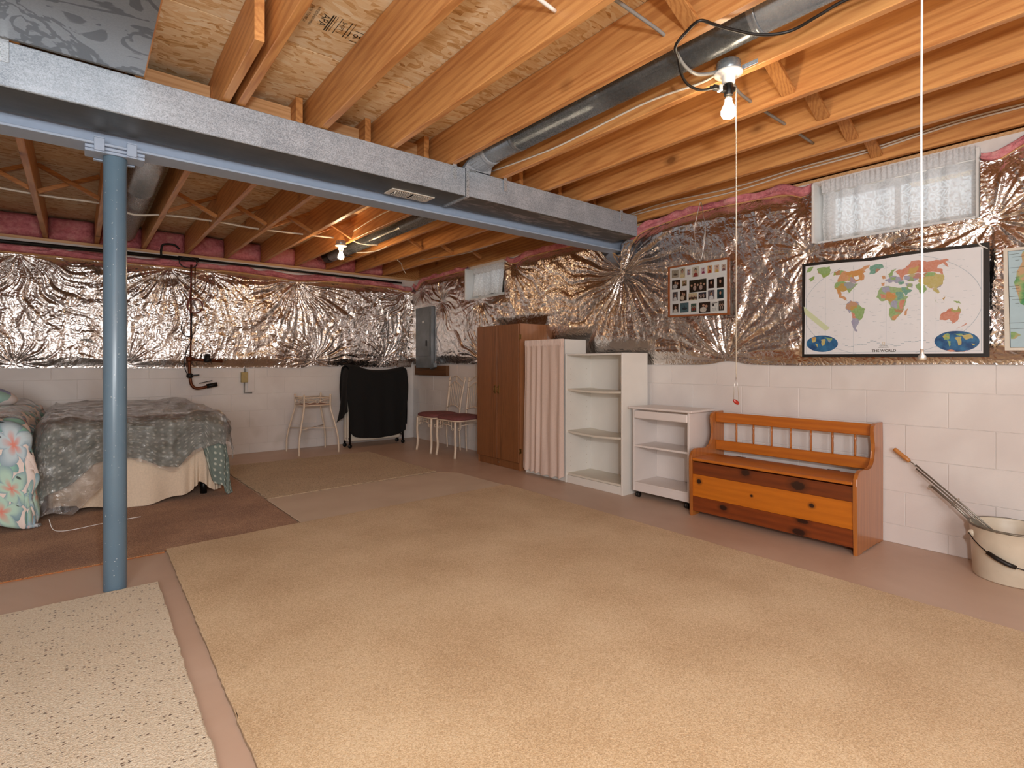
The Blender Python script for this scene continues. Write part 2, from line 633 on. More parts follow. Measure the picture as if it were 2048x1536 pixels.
def pine(name, a, b, knots, axis='Y', coat=0.5):
    """varnished pine with dark knots at given world places (y, z, half length, half height)"""
    t = NT(name, 0.3)
    v0 = t.obj()
    v = t.map(v0, {'Y': (1, 0.1, 1), 'Z': (1, 1, 0.1)}[axis])
    ln = t.n('ShaderNodeTexWave', {'Vector': v, 'Scale': 7.0, 'Distortion': 9.0, 'Detail': 2.0}, wave_type='BANDS', bands_direction='Z' if axis == 'Y' else 'X').outputs['Fac']
    fine = t.noise(v, 60, 3, 0.6).outputs[0]
    f = t.math('ADD', t.math('MULTIPLY', ln, 0.22), t.math('MULTIPLY', fine, 0.7))
    c = t.ramp(f, [(0.2, lin(a)), (0.8, lin(b))])
    pos = t.n('ShaderNodeNewGeometry').outputs['Position']
    for (y, z, ry, rz) in knots:
        d = t.n('ShaderNodeVectorMath', {0: pos, 1: (0, y, z)}, operation='SUBTRACT').outputs[0]
        d = t.n('ShaderNodeVectorMath', {0: d, 1: (0, 1 / ry, 1 / rz)}, operation='MULTIPLY').outputs[0]
        L = t.n('ShaderNodeVectorMath', {0: d}, operation='LENGTH').outputs['Value']
        L = t.math('ADD', L, t.math('MULTIPLY', t.math('SUBTRACT', t.noise(pos, 60, 2).outputs[0], 0.5), 0.5))
        halo = t.ramp(t.math('MULTIPLY', L, 0.5), [(0.40, 1.0), (0.55, 0.45), (1.0, 0.0)])
        c = t.mix(halo, c, lin('#2A0E05'))
    t.col(c)
    t.b.inputs['Coat Weight'].default_value = coat
    t.b.inputs['Coat Roughness'].default_value = 0.15
    return t.m


M_pine = pine('varnished_pine', '#C4701F', '#A5571A', [])
M_pine_v = pine('varnished_pine_side', '#B8702F', '#9A5624', [], 'Z')
M_pine_mid = pine('light_pine_board', '#CC7417', '#B5610F', [(2.106, 0.253, .017, .017), (1.725, 0.224, .009, .008), (1.356, 0.236, .015, .013)])
M_pine_top = pine('dark_pine_board', '#7E3A12', '#5E260A', [(1.767, 0.369, .03, .022), (1.435, 0.342, .042, .028)])
M_pine_bot = pine('dark_pine_lower_board', '#8A4014', '#66290A', [(1.923, 0.104, .027, .018), (1.408, 0.131, .035, .014), (1.43, 0.06, .04, .02)])

M_curt = plain('blush_curtain_cloth', '#DCC4B6', 0.85, 0, 0.05, 120, 0.15)
# lace: thin translucent net with a floral pattern of denser thread
t = NT('white_lace', 0.8)
v = t.obj()
p1 = t.vor(v, 22, 'DISTANCE_TO_EDGE').outputs['Distance']
p2 = t.noise(v, 26, 2, 0.5, 1.5).outputs[0]
dens = t.ramp(t.math('ADD', t.math('MULTIPLY', p1, 1.2), t.math('MULTIPLY', p2, 0.6)), [(0.25, 0.97), (0.5, 0.68), (0.62, 0.92)])
t.col(lin('#EDEEEF'))
tr = t.n('ShaderNodeBsdfTranslucent', {'Color': lin('#F0F1F3')})
m1 = t.n('ShaderNodeMixShader', {0: 0.5, 1: t.b.outputs[0], 2: tr.outputs[0]})
tp = t.n('ShaderNodeBsdfTransparent')
m2 = t.n('ShaderNodeMixShader', {0: dens, 1: tp.outputs[0], 2: m1.outputs[0]})
t.set(t.out.inputs[0], m2.outputs[0])
M_lace = t.m

t = NT('window_glass', 0.02)
gl = t.n('ShaderNodeBsdfGlossy', {'Roughness': 0.02})
tp = t.n('ShaderNodeBsdfTransparent', {'Color': (0.94, 0.96, 0.96, 1)})
m2 = t.n('ShaderNodeMixShader', {0: t.n('ShaderNodeFresnel', {'IOR': 1.45}).outputs[0], 1: tp.outputs[0], 2: gl.outputs[0]})
t.set(t.out.inputs[0], m2.outputs[0])
M_glass = t.m
M_winpaint = plain('white_window_paint', '#DDDEDC', 0.4, 0, 0.03, 20)
M_concrete = plain('window_well_concrete', '#BDBBB6', 0.8, 0, 0.1, 12, 0.2)

# clear wrinkled polythene
t = NT('clear_polythene', 0.1)
v = t.obj()
nb = t.n('ShaderNodeBump', {'Height': t.noise(v, 12, 5, 0.65, 1.0).outputs[0], 'Strength': 1.0, 'Distance': 0.035})
gl = t.n('ShaderNodeBsdfGlossy', {'Roughness': 0.13, 'Color': (1, 1, 1, 1), 'Normal': nb.outputs[0]})
tp = t.n('ShaderNodeBsdfTransparent', {'Color': (0.93, 0.92, 0.91, 1)})
fr = t.n('ShaderNodeFresnel', {'IOR': 1.6, 'Normal': nb.outputs[0]}).outputs[0]
df = t.n('ShaderNodeBsdfDiffuse', {'Color': (0.85, 0.82, 0.80, 1)})
m1 = t.n('ShaderNodeMixShader', {0: 0.10, 1: tp.outputs[0], 2: df.outputs[0]})
m2 = t.n('ShaderNodeMixShader', {0: t.math('MINIMUM', t.math('MULTIPLY', fr, 2.2), 0.9), 1: m1.outputs[0], 2: gl.outputs[0]})
t.set(t.out.inputs[0], m2.outputs[0])
M_poly = t.m

# quilted green-grey cotton with small pale sprigs
t = NT('green_sprigged_cotton', 0.9)
v = t.gen('UV')
vv = t.n('ShaderNodeTexVoronoi', {'Vector': v, 'Scale': 20.0, 'Randomness': .3}, voronoi_dimensions='2D')
dots = t.ramp(vv.outputs['Distance'], [(0.15, 1.0), (0.25, 0.0)])
base = t.ramp(t.noise(v, 9, 3).outputs[0], [(0.3, lin('#64716B')), (0.7, lin('#78857E'))])
t.col(t.mix(t.math('MULTIPLY', dots, 0.75), base, lin('#C9CDBF')))
t.bump(t.noise(v, 13, 3).outputs[0], 0.5, 0.02)
M_quilt = t.m

# floral cotton: large washed petals on cream
t = NT('floral_cotton', 0.85)
v = t.gen('UV')
wv = t.vadd(v, t.n('ShaderNodeVectorMath', {0: t.noise(v, 6, 2).outputs['Color'], 3: 0.10}, operation='SCALE').outputs[0])
c = lin('#F3E4DC')


def blossoms(c, sc, off, petals, pal, size, edge, centre):
    """scattered flowers with real petals round each Voronoi site"""
    vv = t.map(wv, (1, 1, 1), (0, 0, 0), off)
    vo = t.n('ShaderNodeTexVoronoi', {'Vector': vv, 'Scale': sc, 'Randomness': .8}, voronoi_dimensions='2D')
    d = t.n('ShaderNodeVectorMath', {0: vv, 1: vo.outputs['Position']}, operation='SUBTRACT').outputs[0]
    sx = t.n('ShaderNodeSeparateXYZ', {0: d})
    th = t.math('ARCTAN2', sx.outputs[1], sx.outputs[0])
    hue = t.n('ShaderNodeSeparateColor', {0: vo.outputs['Color']})
    th = t.math('ADD', th, t.math('MULTIPLY', hue.outputs[1], 6.0))
    pet = t.math('ABSOLUTE', t.math('COSINE', t.math('MULTIPLY', th, petals / 2)))
    rim = t.math('MULTIPLY', t.math('ADD', t.math('MULTIPLY', pet, .62), .38), size)
    q = t.math('DIVIDE', vo.outputs['Distance'], rim)
    col = t.ramp(hue.outputs[0], pal, 'CONSTANT')
    col = t.mix(t.ramp(q, [(.55, 0.0), (.97, .75)]), col, edge)
    col = t.mix(t.ramp(q, [(.05, 1.0), (.42, 0.0)]), col, centre)
    return t.mix(t.math('LESS_THAN', q, 1.0), c, col)


pl1 = [(0.0, lin('#BFE0CF')), (.3, lin('#CADCE3')), (.55, lin('#D9D6EA')), (.7, lin('#F6E6E0'))]
c = blossoms(c, 5.6, (.37, .11, 0), 2, [(0.0, lin('#9CCFBD')), (.5, lin('#A7C3CC'))], .46, lin('#6E94A0'), lin('#C9E4D6'))
c = blossoms(c, 3.6, (0, 0, 0), 5, pl1, .62, lin('#7F9FB2'), lin('#E8907F'))
dk = t.ramp(t.vor(t.map(wv, (5, 16, 1), (0, 0, .8)), 1.0).outputs['Distance'], [(0.10, 1.0), (0.13, 0.0)])
t.col(t.mix(t.math('MULTIPLY', dk, 0.85), c, lin('#23262A')))
t.bump(t.noise(v, 9, 3).outputs[0], 0.4, 0.02)
M_floral = t.m

M_cream_cloth = plain('cream_bed_skirt_cotton', '#DECBB4', 0.85, 0, 0.06, 90, 0.15)
M_mattress = plain('ticking_mattress', '#D5CBBB', 0.85, 0, 0.05, 60, 0.1)
M_blackcloth = plain('black_cotton', '#0A0A0A', 0.9, 0, 0.2, 90, 0.2)
M_blackmetal = plain('black_metal', '#141313', 0.4, 0.3)
M_cream_metal = plain('cream_enamelled_metal', '#E3CFB8', 0.3, 0, 0.03, 20)
M_mauve = plain('mauve_velvet', '#7D4A48', 0.9, 0, 0.25, 140, 0.3)
M_copper = plain('tarnished_copper', '#6A3A22', 0.45, 0.7, 0.25, 14)
M_iron = plain('black_iron_pipe', '#171513', 0.5, 0.4, 0.3, 14)
M_greypanel = NT('grey_panel_enamel', 0.38, 0.15)
v = M_greypanel.obj()
M_greypanel.col(M_greypanel.ramp(M_greypanel.noise(v, 5, 3).outputs[0], [(0.3, lin('#5E6468')), (0.7, lin('#787E82'))]))
M_greypanel = M_greypanel.m
M_ply = wood('stained_plywood', '#6B4522', '#4A2C12', 'Y', 2.0, 0.6, 0, 0.4, False)
M_yellow = plain('yellowed_plastic', '#B09A62', 0.5)
M_whitecable = plain('white_cable_sheath', '#E4DCCF', 0.45)
M_greycable = plain('grey_cable_sheath', '#8E8C88', 0.5)
M_rubber = plain('black_rubber', '#15110E', 0.45)
M_porcelain = plain('white_porcelain', '#F3EFE8', 0.2, 0, 0.01)
M_paperwhite = plain('white_paper', '#EDEBE6', 0.6, 0, 0.02, 30)
M_red = plain('red_plastic', '#8C1F12', 0.3)
M_rope = plain('white_cord', '#F2F0EC', 0.6)
M_steel = plain('dull_steel', '#8F8A80', 0.35, 0.6, 0.12, 30)
M_wire = plain('bright_wire', '#C9C4BC', 0.3, 0.8)
M_bead = plain('ball_chain_brass', '#CFC3AE', 0.35, 0.4)
M_grip = wood('lathe_turned_grip', '#C98A4A', '#9C5D27', 'Z', 4, 0.35, 0, 0.3, False)
M_hot = plain('white_register_paint', '#DAD4CA', 0.4)
M_dark = plain('gap_shade_black', '#0B0A09', 0.9)  # near-black colour standing in for shade in the duct openings
M_stain = plain('black_stencil_ink', '#2E2519', 0.8)
t = NT('chipped_cream_enamel', 0.38)
v = t.obj()
chip = t.ramp(t.noise(t.map(v, (3, 3, 11)), 7, 4, 0.7).outputs[0], [(0.69, 0.0), (0.71, 1.0)])
t.col(t.mix(t.math('MULTIPLY', chip, 0.8), t.ramp(t.noise(v, 8, 4).outputs[0], [(0.3, lin('#CFC2AC')), (0.7, lin('#DDD1BC'))]), lin('#8A5C42')))
M_pail = t.m


def emit(name, color, strength):
    t = NT(name)
    e = t.n('ShaderNodeEmission', {'Color': color, 'Strength': strength})
    t.set(t.out.inputs[0], e.outputs[0])
    return t.m


M_bulb_main = emit('lit_bulb_main', (1.0, 0.80, 0.56, 1), BULB_MAIN)
M_bulb_far = emit('lit_bulb_far', (1.0, 0.66, 0.36, 1), BULB_FAR)

# ================================================================== STRUCTURE
# ------------------------------------------------------------------ floor and walls
def wall_cells(mb, ys, zs, holes, fn):
    """boxes for every cell of the grid ys x zs that is not inside a hole"""
    for y0, y1 in zip(ys, ys[1:]):
        for z0, z1 in zip(zs, zs[1:]):
            cy, cz = (y0 + y1) / 2, (z0 + z1) / 2
            if any(h[0] < cy < h[1] and h[2] < cz < h[3] for h in holes):
                continue
            fn(mb, y0, y1, z0, z1)


floor = struct(MB().box(XL, XW + .25, YF, YW + .25, -.08, 0).build('floor', M_floor))

W1 = (0.655, 1.495, 1.885, 2.275)       # window openings in the right wall (y0, y1, z0, z1)
W2 = (4.82, 5.585, 1.885, 2.275)
PK = (3.10, 3.33, 2.09, WT)             # pocket for the steel beam
ys = [YF, W1[0], W1[1], PK[0], PK[1], W2[0], W2[1], YW]
zs = [0, 1.885, 2.09, 2.275, WT]
mb = MB()
wall_cells(mb, ys, zs, [W1, W2, PK], lambda m, a, b, c, d: m.box(XW + .0032, XW + .25, a, b, c, d))
mb.box(XW + .16, XW + .25, PK[0] - .02, PK[1] + .02, PK[2] - .02, WT)
wall_right = struct(mb.build('wall_right', M_plainwall))
wall_back = struct(MB().box(XL, XW + .25, YW + .0032, YW + .25, 0, WT).build('wall_back', M_plainwall))
struct(MB().box(XL - .2, XL, YF - .2, YW + .25, 0, 2.63).build('wall_left', M_plainwall))
struct(MB().box(XL, XW + .25, YF - .2, YF, 0, 2.63).build('wall_front', M_plainwall))

# concrete blocks, painted over, each a piece of its wall (running bond)
CH, BW = 0.2025, 0.4064
G = 0.0022


def block_mesh(w, h, d=.012):
    b = bmesh.new()
    e = .0022
    A = [(-w / 2, 0), (w / 2, 0), (w / 2, h), (-w / 2, h)]
    B = [(-w / 2 + e, e), (w / 2 - e, e), (w / 2 - e, h - e), (-w / 2 + e, h - e)]
    va = [b.verts.new((x, d, z)) for x, z in A]
    vm = [b.verts.new((x, e * .7, z)) for x, z in A]
    vb = [b.verts.new((x, 0, z)) for x, z in B]
    b.faces.new(vb)
    for P, Q in ((va, vm), (vm, vb)):
        for k in range(4):
            b.faces.new((P[k], P[(k + 1) % 4], Q[(k + 1) % 4], Q[k]))
    bmesh.ops.recalc_face_normals(b, faces=b.faces[:])
    me = bpy.data.meshes.new('concrete_block')
    b.to_mesh(me)
    b.free()
    me.materials.append(M_blk)
    return me


BLK = {}


def add_block(w, h, loc, rz, parent):
    key = (round(w, 3), round(h, 3))
    if key not in BLK:
        BLK[key] = block_mesh(*key)
    o = bpy.data.objects.new('concrete_block', BLK[key])
    o.location = loc
    o.rotation_euler = (0, 0, rz)
    COL.objects.link(o)
    o.parent = parent


courses = [(0.0, 0.112)] + [(0.112 + i * CH, 0.112 + (i + 1) * CH) for i in range(5)]
for i, (z0, z1) in enumerate(courses):
    sh = 0.0 if i % 2 == 0 else BW / 2
    jit = random.uniform(-.0015, .0015)
    # right wall: joints at y = 0.798 + k*BW on the even courses
    y = 0.798 + sh - 5 * BW
    while y < YW - .02:
        a, b_ = max(y, -1.2), min(y + BW, YW - .002)
        if b_ - a > .05:
            add_block(b_ - a - G, z1 - z0 - G, (XW + random.uniform(-.0012, .0012), (a + b_) / 2, z0 + G / 2), R(-90), wall_right)
        y += BW
    x = XW - BW * (1 if i % 2 else .5)
    while x > -2.4:
        a, b_ = x, min(x + BW, XW - .002)
        if b_ - a > .05:
            add_block(b_ - a - G, z1 - z0 - G, ((a + b_) / 2, YW + random.uniform(-.0008, .0008), z0 + G / 2), 0, wall_back)
        x -= BW
    a, b_ = (XW - BW * (1 if i % 2 else .5)) + BW, XW - .002
    if b_ - a > .05:
        add_block(b_ - a - G, z1 - z0 - G, ((a + b_) / 2, YW, z0 + G / 2), 0, wall_back)

# ------------------------------------------------------------------ ceiling: subfloor, joists, bridging
ceiling = struct(MB().box(XL - .2, XW + .45, YF - .2, YW + .45, 2.612, 2.64).build('ceiling', M_joist))
PW, PL = 1.2192, 6 * 0.4085
ME_P = None
row = 0
y = 2.6 - 5 * PW
while y < YW + .3:
    x = 0.637 - .019 - 12 * 0.4085 + (0.0 if row % 2 else 3 * 0.4085)
    while x < XW + .3:
        if ME_P is None:
            tmp = MB().box(-PL / 2 + .002, PL / 2 - .002, -PW / 2 + .0015, PW / 2 - .0015, 0, .018, .0015)
            o = tmp.build('subfloor_panel', M_osb)
            ME_P = o.data
        else:
            o = bpy.data.objects.new('subfloor_panel', ME_P)
            COL.objects.link(o)
        o.location = (x + PL / 2, y + PW / 2, ZS + .001)
        o.parent = ceiling
        x += PL
    y += PW
    row += 1

JS, J0, JB0 = 0.4085, 0.637, 0.577      # spacing; right edges of front / rear joist 0
JW = 0.038


def joist_set(k0, k1, right0, y0, y1):
    me = None
    for k in range(k0, k1):
        if me is None:
            o = MB().box(-JW / 2, JW / 2, -(y1 - y0) / 2, (y1 - y0) / 2, 0, ZS - ZJ, .003).build('joist', M_joist)
            me = o.data
        else:
            o = bpy.data.objects.new('joist', me)
            COL.objects.link(o)
        o.location = (right0 + k * JS - JW / 2, (y0 + y1) / 2, ZJ)
        o.parent = ceiling


joist_set(-9, 9, J0, YF, 3.34)
joist_set(-9, 8, JB0, 3.09, YW + .20)
# one rear joist runs on past the beam as a long lap
MB().box(JB0 - JW - .006, JB0 - .006, 2.25, 3.085, ZJ + .002, ZS - .001, .003).build('joist', M_joist, ceiling)
# rim boards
MB().box(XL, XW + .25, YW + .205, YW + .243, WT + .04, ZS).build('rim_joist', M_joist, ceiling)
MB().box(XW + .205, XW + .243, YF, YW + .2, WT + .04, ZS).build('rim_joist', M_joist, ceiling)
MB().box(XL, XW + .25, YW + .06, YW + .243, WT + .001, WT + .039, .002).build('sill_plate', M_block, ceiling)
MB().box(XW + .06, XW + .243, YF, YW + .05, WT + .001, WT + .039, .002).build('sill_plate', M_block, ceiling)
# blocking over the beam, between lapped joists
for k in range(-3, 8):
    a, b_ = J0 + k * JS + .001, JB0 + (k + 1) * JS - JW - .001
    MB().box(a, b_, 3.18, 3.218, ZJ + .002, ZS - .03 - .01 * (k % 2), .002).build('blocking', M_block, ceiling)
# diagonal cross bridging
for k in range(-3, 8):
    if k in (3,):
        continue
    a, b_ = J0 + k * JS, J0 + (k + 1) * JS - JW
    if k in (-1, 0, 1):
        continue
    MB().bar((a + .002, 1.15, ZS - .03), (b_ - .002, 1.15, ZJ + .028), .062, .019, (0, 0, 1), .0015).build('bridging', M_strut, ceiling)
    if k not in (2,):
        MB().bar((a + .002, 1.222, ZJ + .028), (b_ - .002, 1.222, ZS - .03), .062, .019, (0, 0, 1), .0015).build('bridging', M_strut, ceiling)
for k in range(-5, 8):
    if k in (-1, 4):        # bays that carry round ducts
        continue
    a, b_ = JB0 + k * JS, JB0 + (k + 1) * JS - JW
    MB().bar((a + .002, 5.29, ZS - .025), (b_ - .002, 5.29, ZJ + .025), .036, .030, (0, 0, 1), .0015).build('bridging', M_strut, ceiling)
    MB().bar((a + .002, 5.335, ZJ + .02), (b_ - .002, 5.335, ZS - .025), .036, .030, (0, 0, 1), .0015).build('bridging', M_strut, ceiling)
# black stencilling on the boards
OZ = ZS + .0006


def osb_fn(cx, cy, rot):
    ca, sa = math.cos(rot), math.sin(rot)
    return lambda a, b: (cx - (a * ca - b * sa) * -1, cy + (a * sa + b * ca) * -1, OZ)


def stencil(s, size, cx, cy, rot):
    text_mesh(s, size, M_stain, 'stencil_print', ceiling, osb_fn(cx, cy, rot))


stencil('SHIFT 1', .030, .912, 2.335, R(-90))
stencil('APA', .05, .832, 2.33, R(-90))
stencil('199', .055, .985, 2.36, 0)
stencil('RATED SHEATHING', .017, .79, 2.33, R(-90))
stencil('24/16  7/16 INCH', .017, .765, 2.33, R(-90))
stencil('SIZED FOR SPACING', .015, .742, 2.33, R(-90))
stencil('EXPOSURE 1', .015, .722, 2.33, R(-90))
mb = MB()
for xx, w_ in ((.853, .006), (.863, .004), (.893, .003), (.938, .004), (.875, .002), (.955, .002)):
    mb.box(xx, xx + w_, 2.27, 2.40, OZ - .0003, OZ)
mb.box(.97, 1.04, 2.315, 2.319, OZ - .0003, OZ)
mb.box(.97, 1.04, 2.40, 2.404, OZ - .0003, OZ)
mb.build('stencil_rule', M_stain, ceiling)['kind'] = 'stuff'

# ------------------------------------------------------------------ steel beam and post
bm_ = thing('steel_beam', 'long pale blue painted steel I-beam running below the joists beside the duct', 'beam', (-1.0, 3.21, 2.11))
MB().box(XL + .02, XW + .09, 3.14, 3.28, 2.11, 2.122, .002).build('bottom_flange', M_beam, bm_)
MB().box(XL + .02, XW + .09, 3.14, 3.28, 2.298, 2.31, .002).build('top_flange', M_beam, bm_)
MB().box(XL + .02, XW + .09, 3.206, 3.214, 2.1225, 2.2975).build('web', M_beam, bm_)
MB().box(XL + .02, XW + .03, 3.15, 3.27, 2.3105, 2.3535, .002).build('nailer_plate', M_block, bm_)

PX, PY = .137, 3.215
po = thing('support_post', 'round steel blue painted post standing on the floor under the beam', 'post', (PX, PY, 0))
MB().lathe([(.0465, .0), (.0475, .004), (.0475, 2.078), (.0465, 2.08)], (PX, PY, 0), 32).build('column', M_post, po)
MB().box(PX - .115, PX + .115, PY - .052, PY + .052, 2.081, 2.094, .002).box(PX - .115, PX + .115, PY - .06, PY + .06, 2.0945, 2.1085, .002).build('cap_plate', M_beam, po)
for sx in (-.062, .062):
    for sy in (-1, 1):
        y_ = PY + sy * .074
        MB().box(PX + sx - .02, PX + sx + .02, min(y_, y_ + sy * .006), max(y_, y_ + sy * .006), 2.082, 2.14, .002) \
            .box(PX + sx - .02, PX + sx + .02, min(y_ - sy * .02, y_ + sy * .005), max(y_ - sy * .02, y_ + sy * .005), 2.074, 2.0805, .001) \
            .box(PX + sx - .02, PX + sx + .02, min(y_ - sy * .012, y_ + sy * .005), max(y_ - sy * .012, y_ + sy * .005), 2.1405, 2.146, .001).build('clip', M_beam, po)

# ------------------------------------------------------------------ windows, high in the right wall
def window(n, w, tape_side):
    y0, y1, z0, z1 = w
    fr = struct(MB().box(XW - .035, XW + .20, y0, y0 + .016, z0, z1, .002).box(XW - .085, XW + .20, y1 - .016, y1, z0, z1, .002)
                .box(XW + .02, XW + .20, y0 + .0165, y1 - .0165, z1 - .016, z1, .002).box(XW - .03, XW + .20, y0 + .0165, y1 - .0165, z0, z0 + .016, .002)
                .build('window_%d' % n, M_winpaint))
    a, b_, c, d = y0 + .017, y1 - .017, z0 + .017, z1 - .017
    X = XW + .12
    MB().box(X, X + .035, a, b_, c, c + .05, .003).box(X, X + .035, a, b_, d - .05, d, .003) \
        .box(X, X + .035, a, a + .045, c + .0505, d - .0505, .003).box(X, X + .035, b_ - .045, b_, c + .0505, d - .0505, .003) \
        .box(X + .004, X + .031, (a + b_) / 2 - .014, (a + b_) / 2 + .014, c + .0505, d - .0505, .003).build('sash', M_winpaint, fr)
    for q in ((a + .046, (a + b_) / 2 - .0145), ((a + b_) / 2 + .0145, b_ - .046)):
        MB().box(X + .014, X + .018, q[0], q[1], c + .051, d - .051).build('pane', M_glass, fr)
    return fr


window(1, W1, 0)
window(2, W2, 1)


def lace(name, label, y0, y1, z0, z1, X, seed, tilt=0.0):
    th = thing(name, label, 'curtain', (X, (y0 + y1) / 2, z0))
    n, m = 150, 40
    s = np.linspace(0, 1, n)[:, None] * np.ones((1, m))
    tt = np.linspace(0, 1, m)[None, :] * np.ones((n, 1))
    fold = .013 * np.sin(s * 2 * np.pi * 7 + 1.6 * np.sin(s * 11 + seed)) + .016 * (vnoise(s * 9, tt * 1.2, seed) - .5)
    pinch = 1 - .45 * np.exp(-((tt - .82) / .05) ** 2)
    head = np.where(tt > .84, .010 * np.sin(s * 2 * np.pi * 26) * (tt - .84) / .16, 0)
    y = y0 + (y1 - y0) * s + .012 * (vnoise(s * 6, tt * 3, seed + 3) - .5)
    z = z0 + (z1 - z0) * tt + np.where(tt > .95, .012 * (vnoise(s * 34, tt * 0, seed + 5) - .4), 0) + np.where(tt < .05, .008 * np.sin(s * 2 * np.pi * 7), 0)
    x = X + fold * pinch + head + tilt * (1 - tt)
    grid_mesh('lace_panel', np.stack([x, y, z], -1), M_lace, th)
    MB().tube([(X + .004, y0, z0 + (z1 - z0) * .8), (X + .004, y1, z0 + (z1 - z0) * .8)], .005, 8).build('curtain_rod', M_winpaint, th)
    n2 = 120
    s = np.linspace(0, 1, n2)[:, None] * np.ones((1, 8))
    tt = np.linspace(0, 1, 8)[None, :] * np.ones((n2, 1))
    zz = z0 + (z1 - z0) * (.80 + .2 * tt) + .006 * (vnoise(s * 40, tt * 2, seed + 9) - .5)
    xx = X - .012 + .008 * np.sin(s * 2 * np.pi * 30 + 2 * np.sin(s * 17)) * (.4 + tt)
    grid_mesh('ruffle', np.stack([xx, y0 + (y1 - y0) * s, zz], -1), M_lace, th)
    return th


lace('lace_curtain', 'white lace curtain across the wide window above the world map', .673, 1.452, 1.902, 2.292, XW - .020, 3)
lace('lace_curtain', 'white lace curtain in the small far window above the brown wardrobe', 4.85, 5.47, 1.915, 2.270, XW - .012, 11, -.03)

# ------------------------------------------------------------------ foil insulation blankets
def ridged_crumple(s, z, seed, sc=1.0):
    wx_ = s + .06 * vnoise(s * 6, z * 6, seed + 1)
    wz_ = z + .06 * vnoise(s * 6, z * 6, seed + 2)
    h = 0
    for f, a in ((4.5, 1.0), (9, .60), (19, .38), (38, .2)):
        rot = .25 * math.sin(f * 1.7)
        u = wx_ * math.cos(rot) - wz_ * math.sin(rot)
        v_ = wx_ * math.sin(rot) + wz_ * math.cos(rot)
        h = h + a * ridge(u * f * sc, v_ * f * sc * .62, seed + int(f))
    return h / 2


def pleat_field(s, z, pins, seed):
    P = np.zeros_like(s)
    near = np.ones_like(s)
    for i, (ps, pz, amp, rad) in enumerate(pins):
        dx, dz = s - ps, z - pz
        r = np.sqrt(dx * dx + dz * dz) + 1e-4
        th = np.arctan2(dz, dx) + .35 * (vnoise(r * 5, r * 0, seed + i) - .5)
        q = (np.abs(np.sin(th * 5.5 + i)) * .5 + np.abs(np.sin(th * 11 + 2 * i + 1)) * .4 + np.abs(np.sin(th * 19.5 + i * 3)) * .25)
        P += amp * (q - .72) * np.exp(-r / rad) * (1 - np.exp(-(r / .05) ** 2))
        near *= 1 - .9 * np.exp(-(r / (rad * .35)) ** 2)
    return P, near


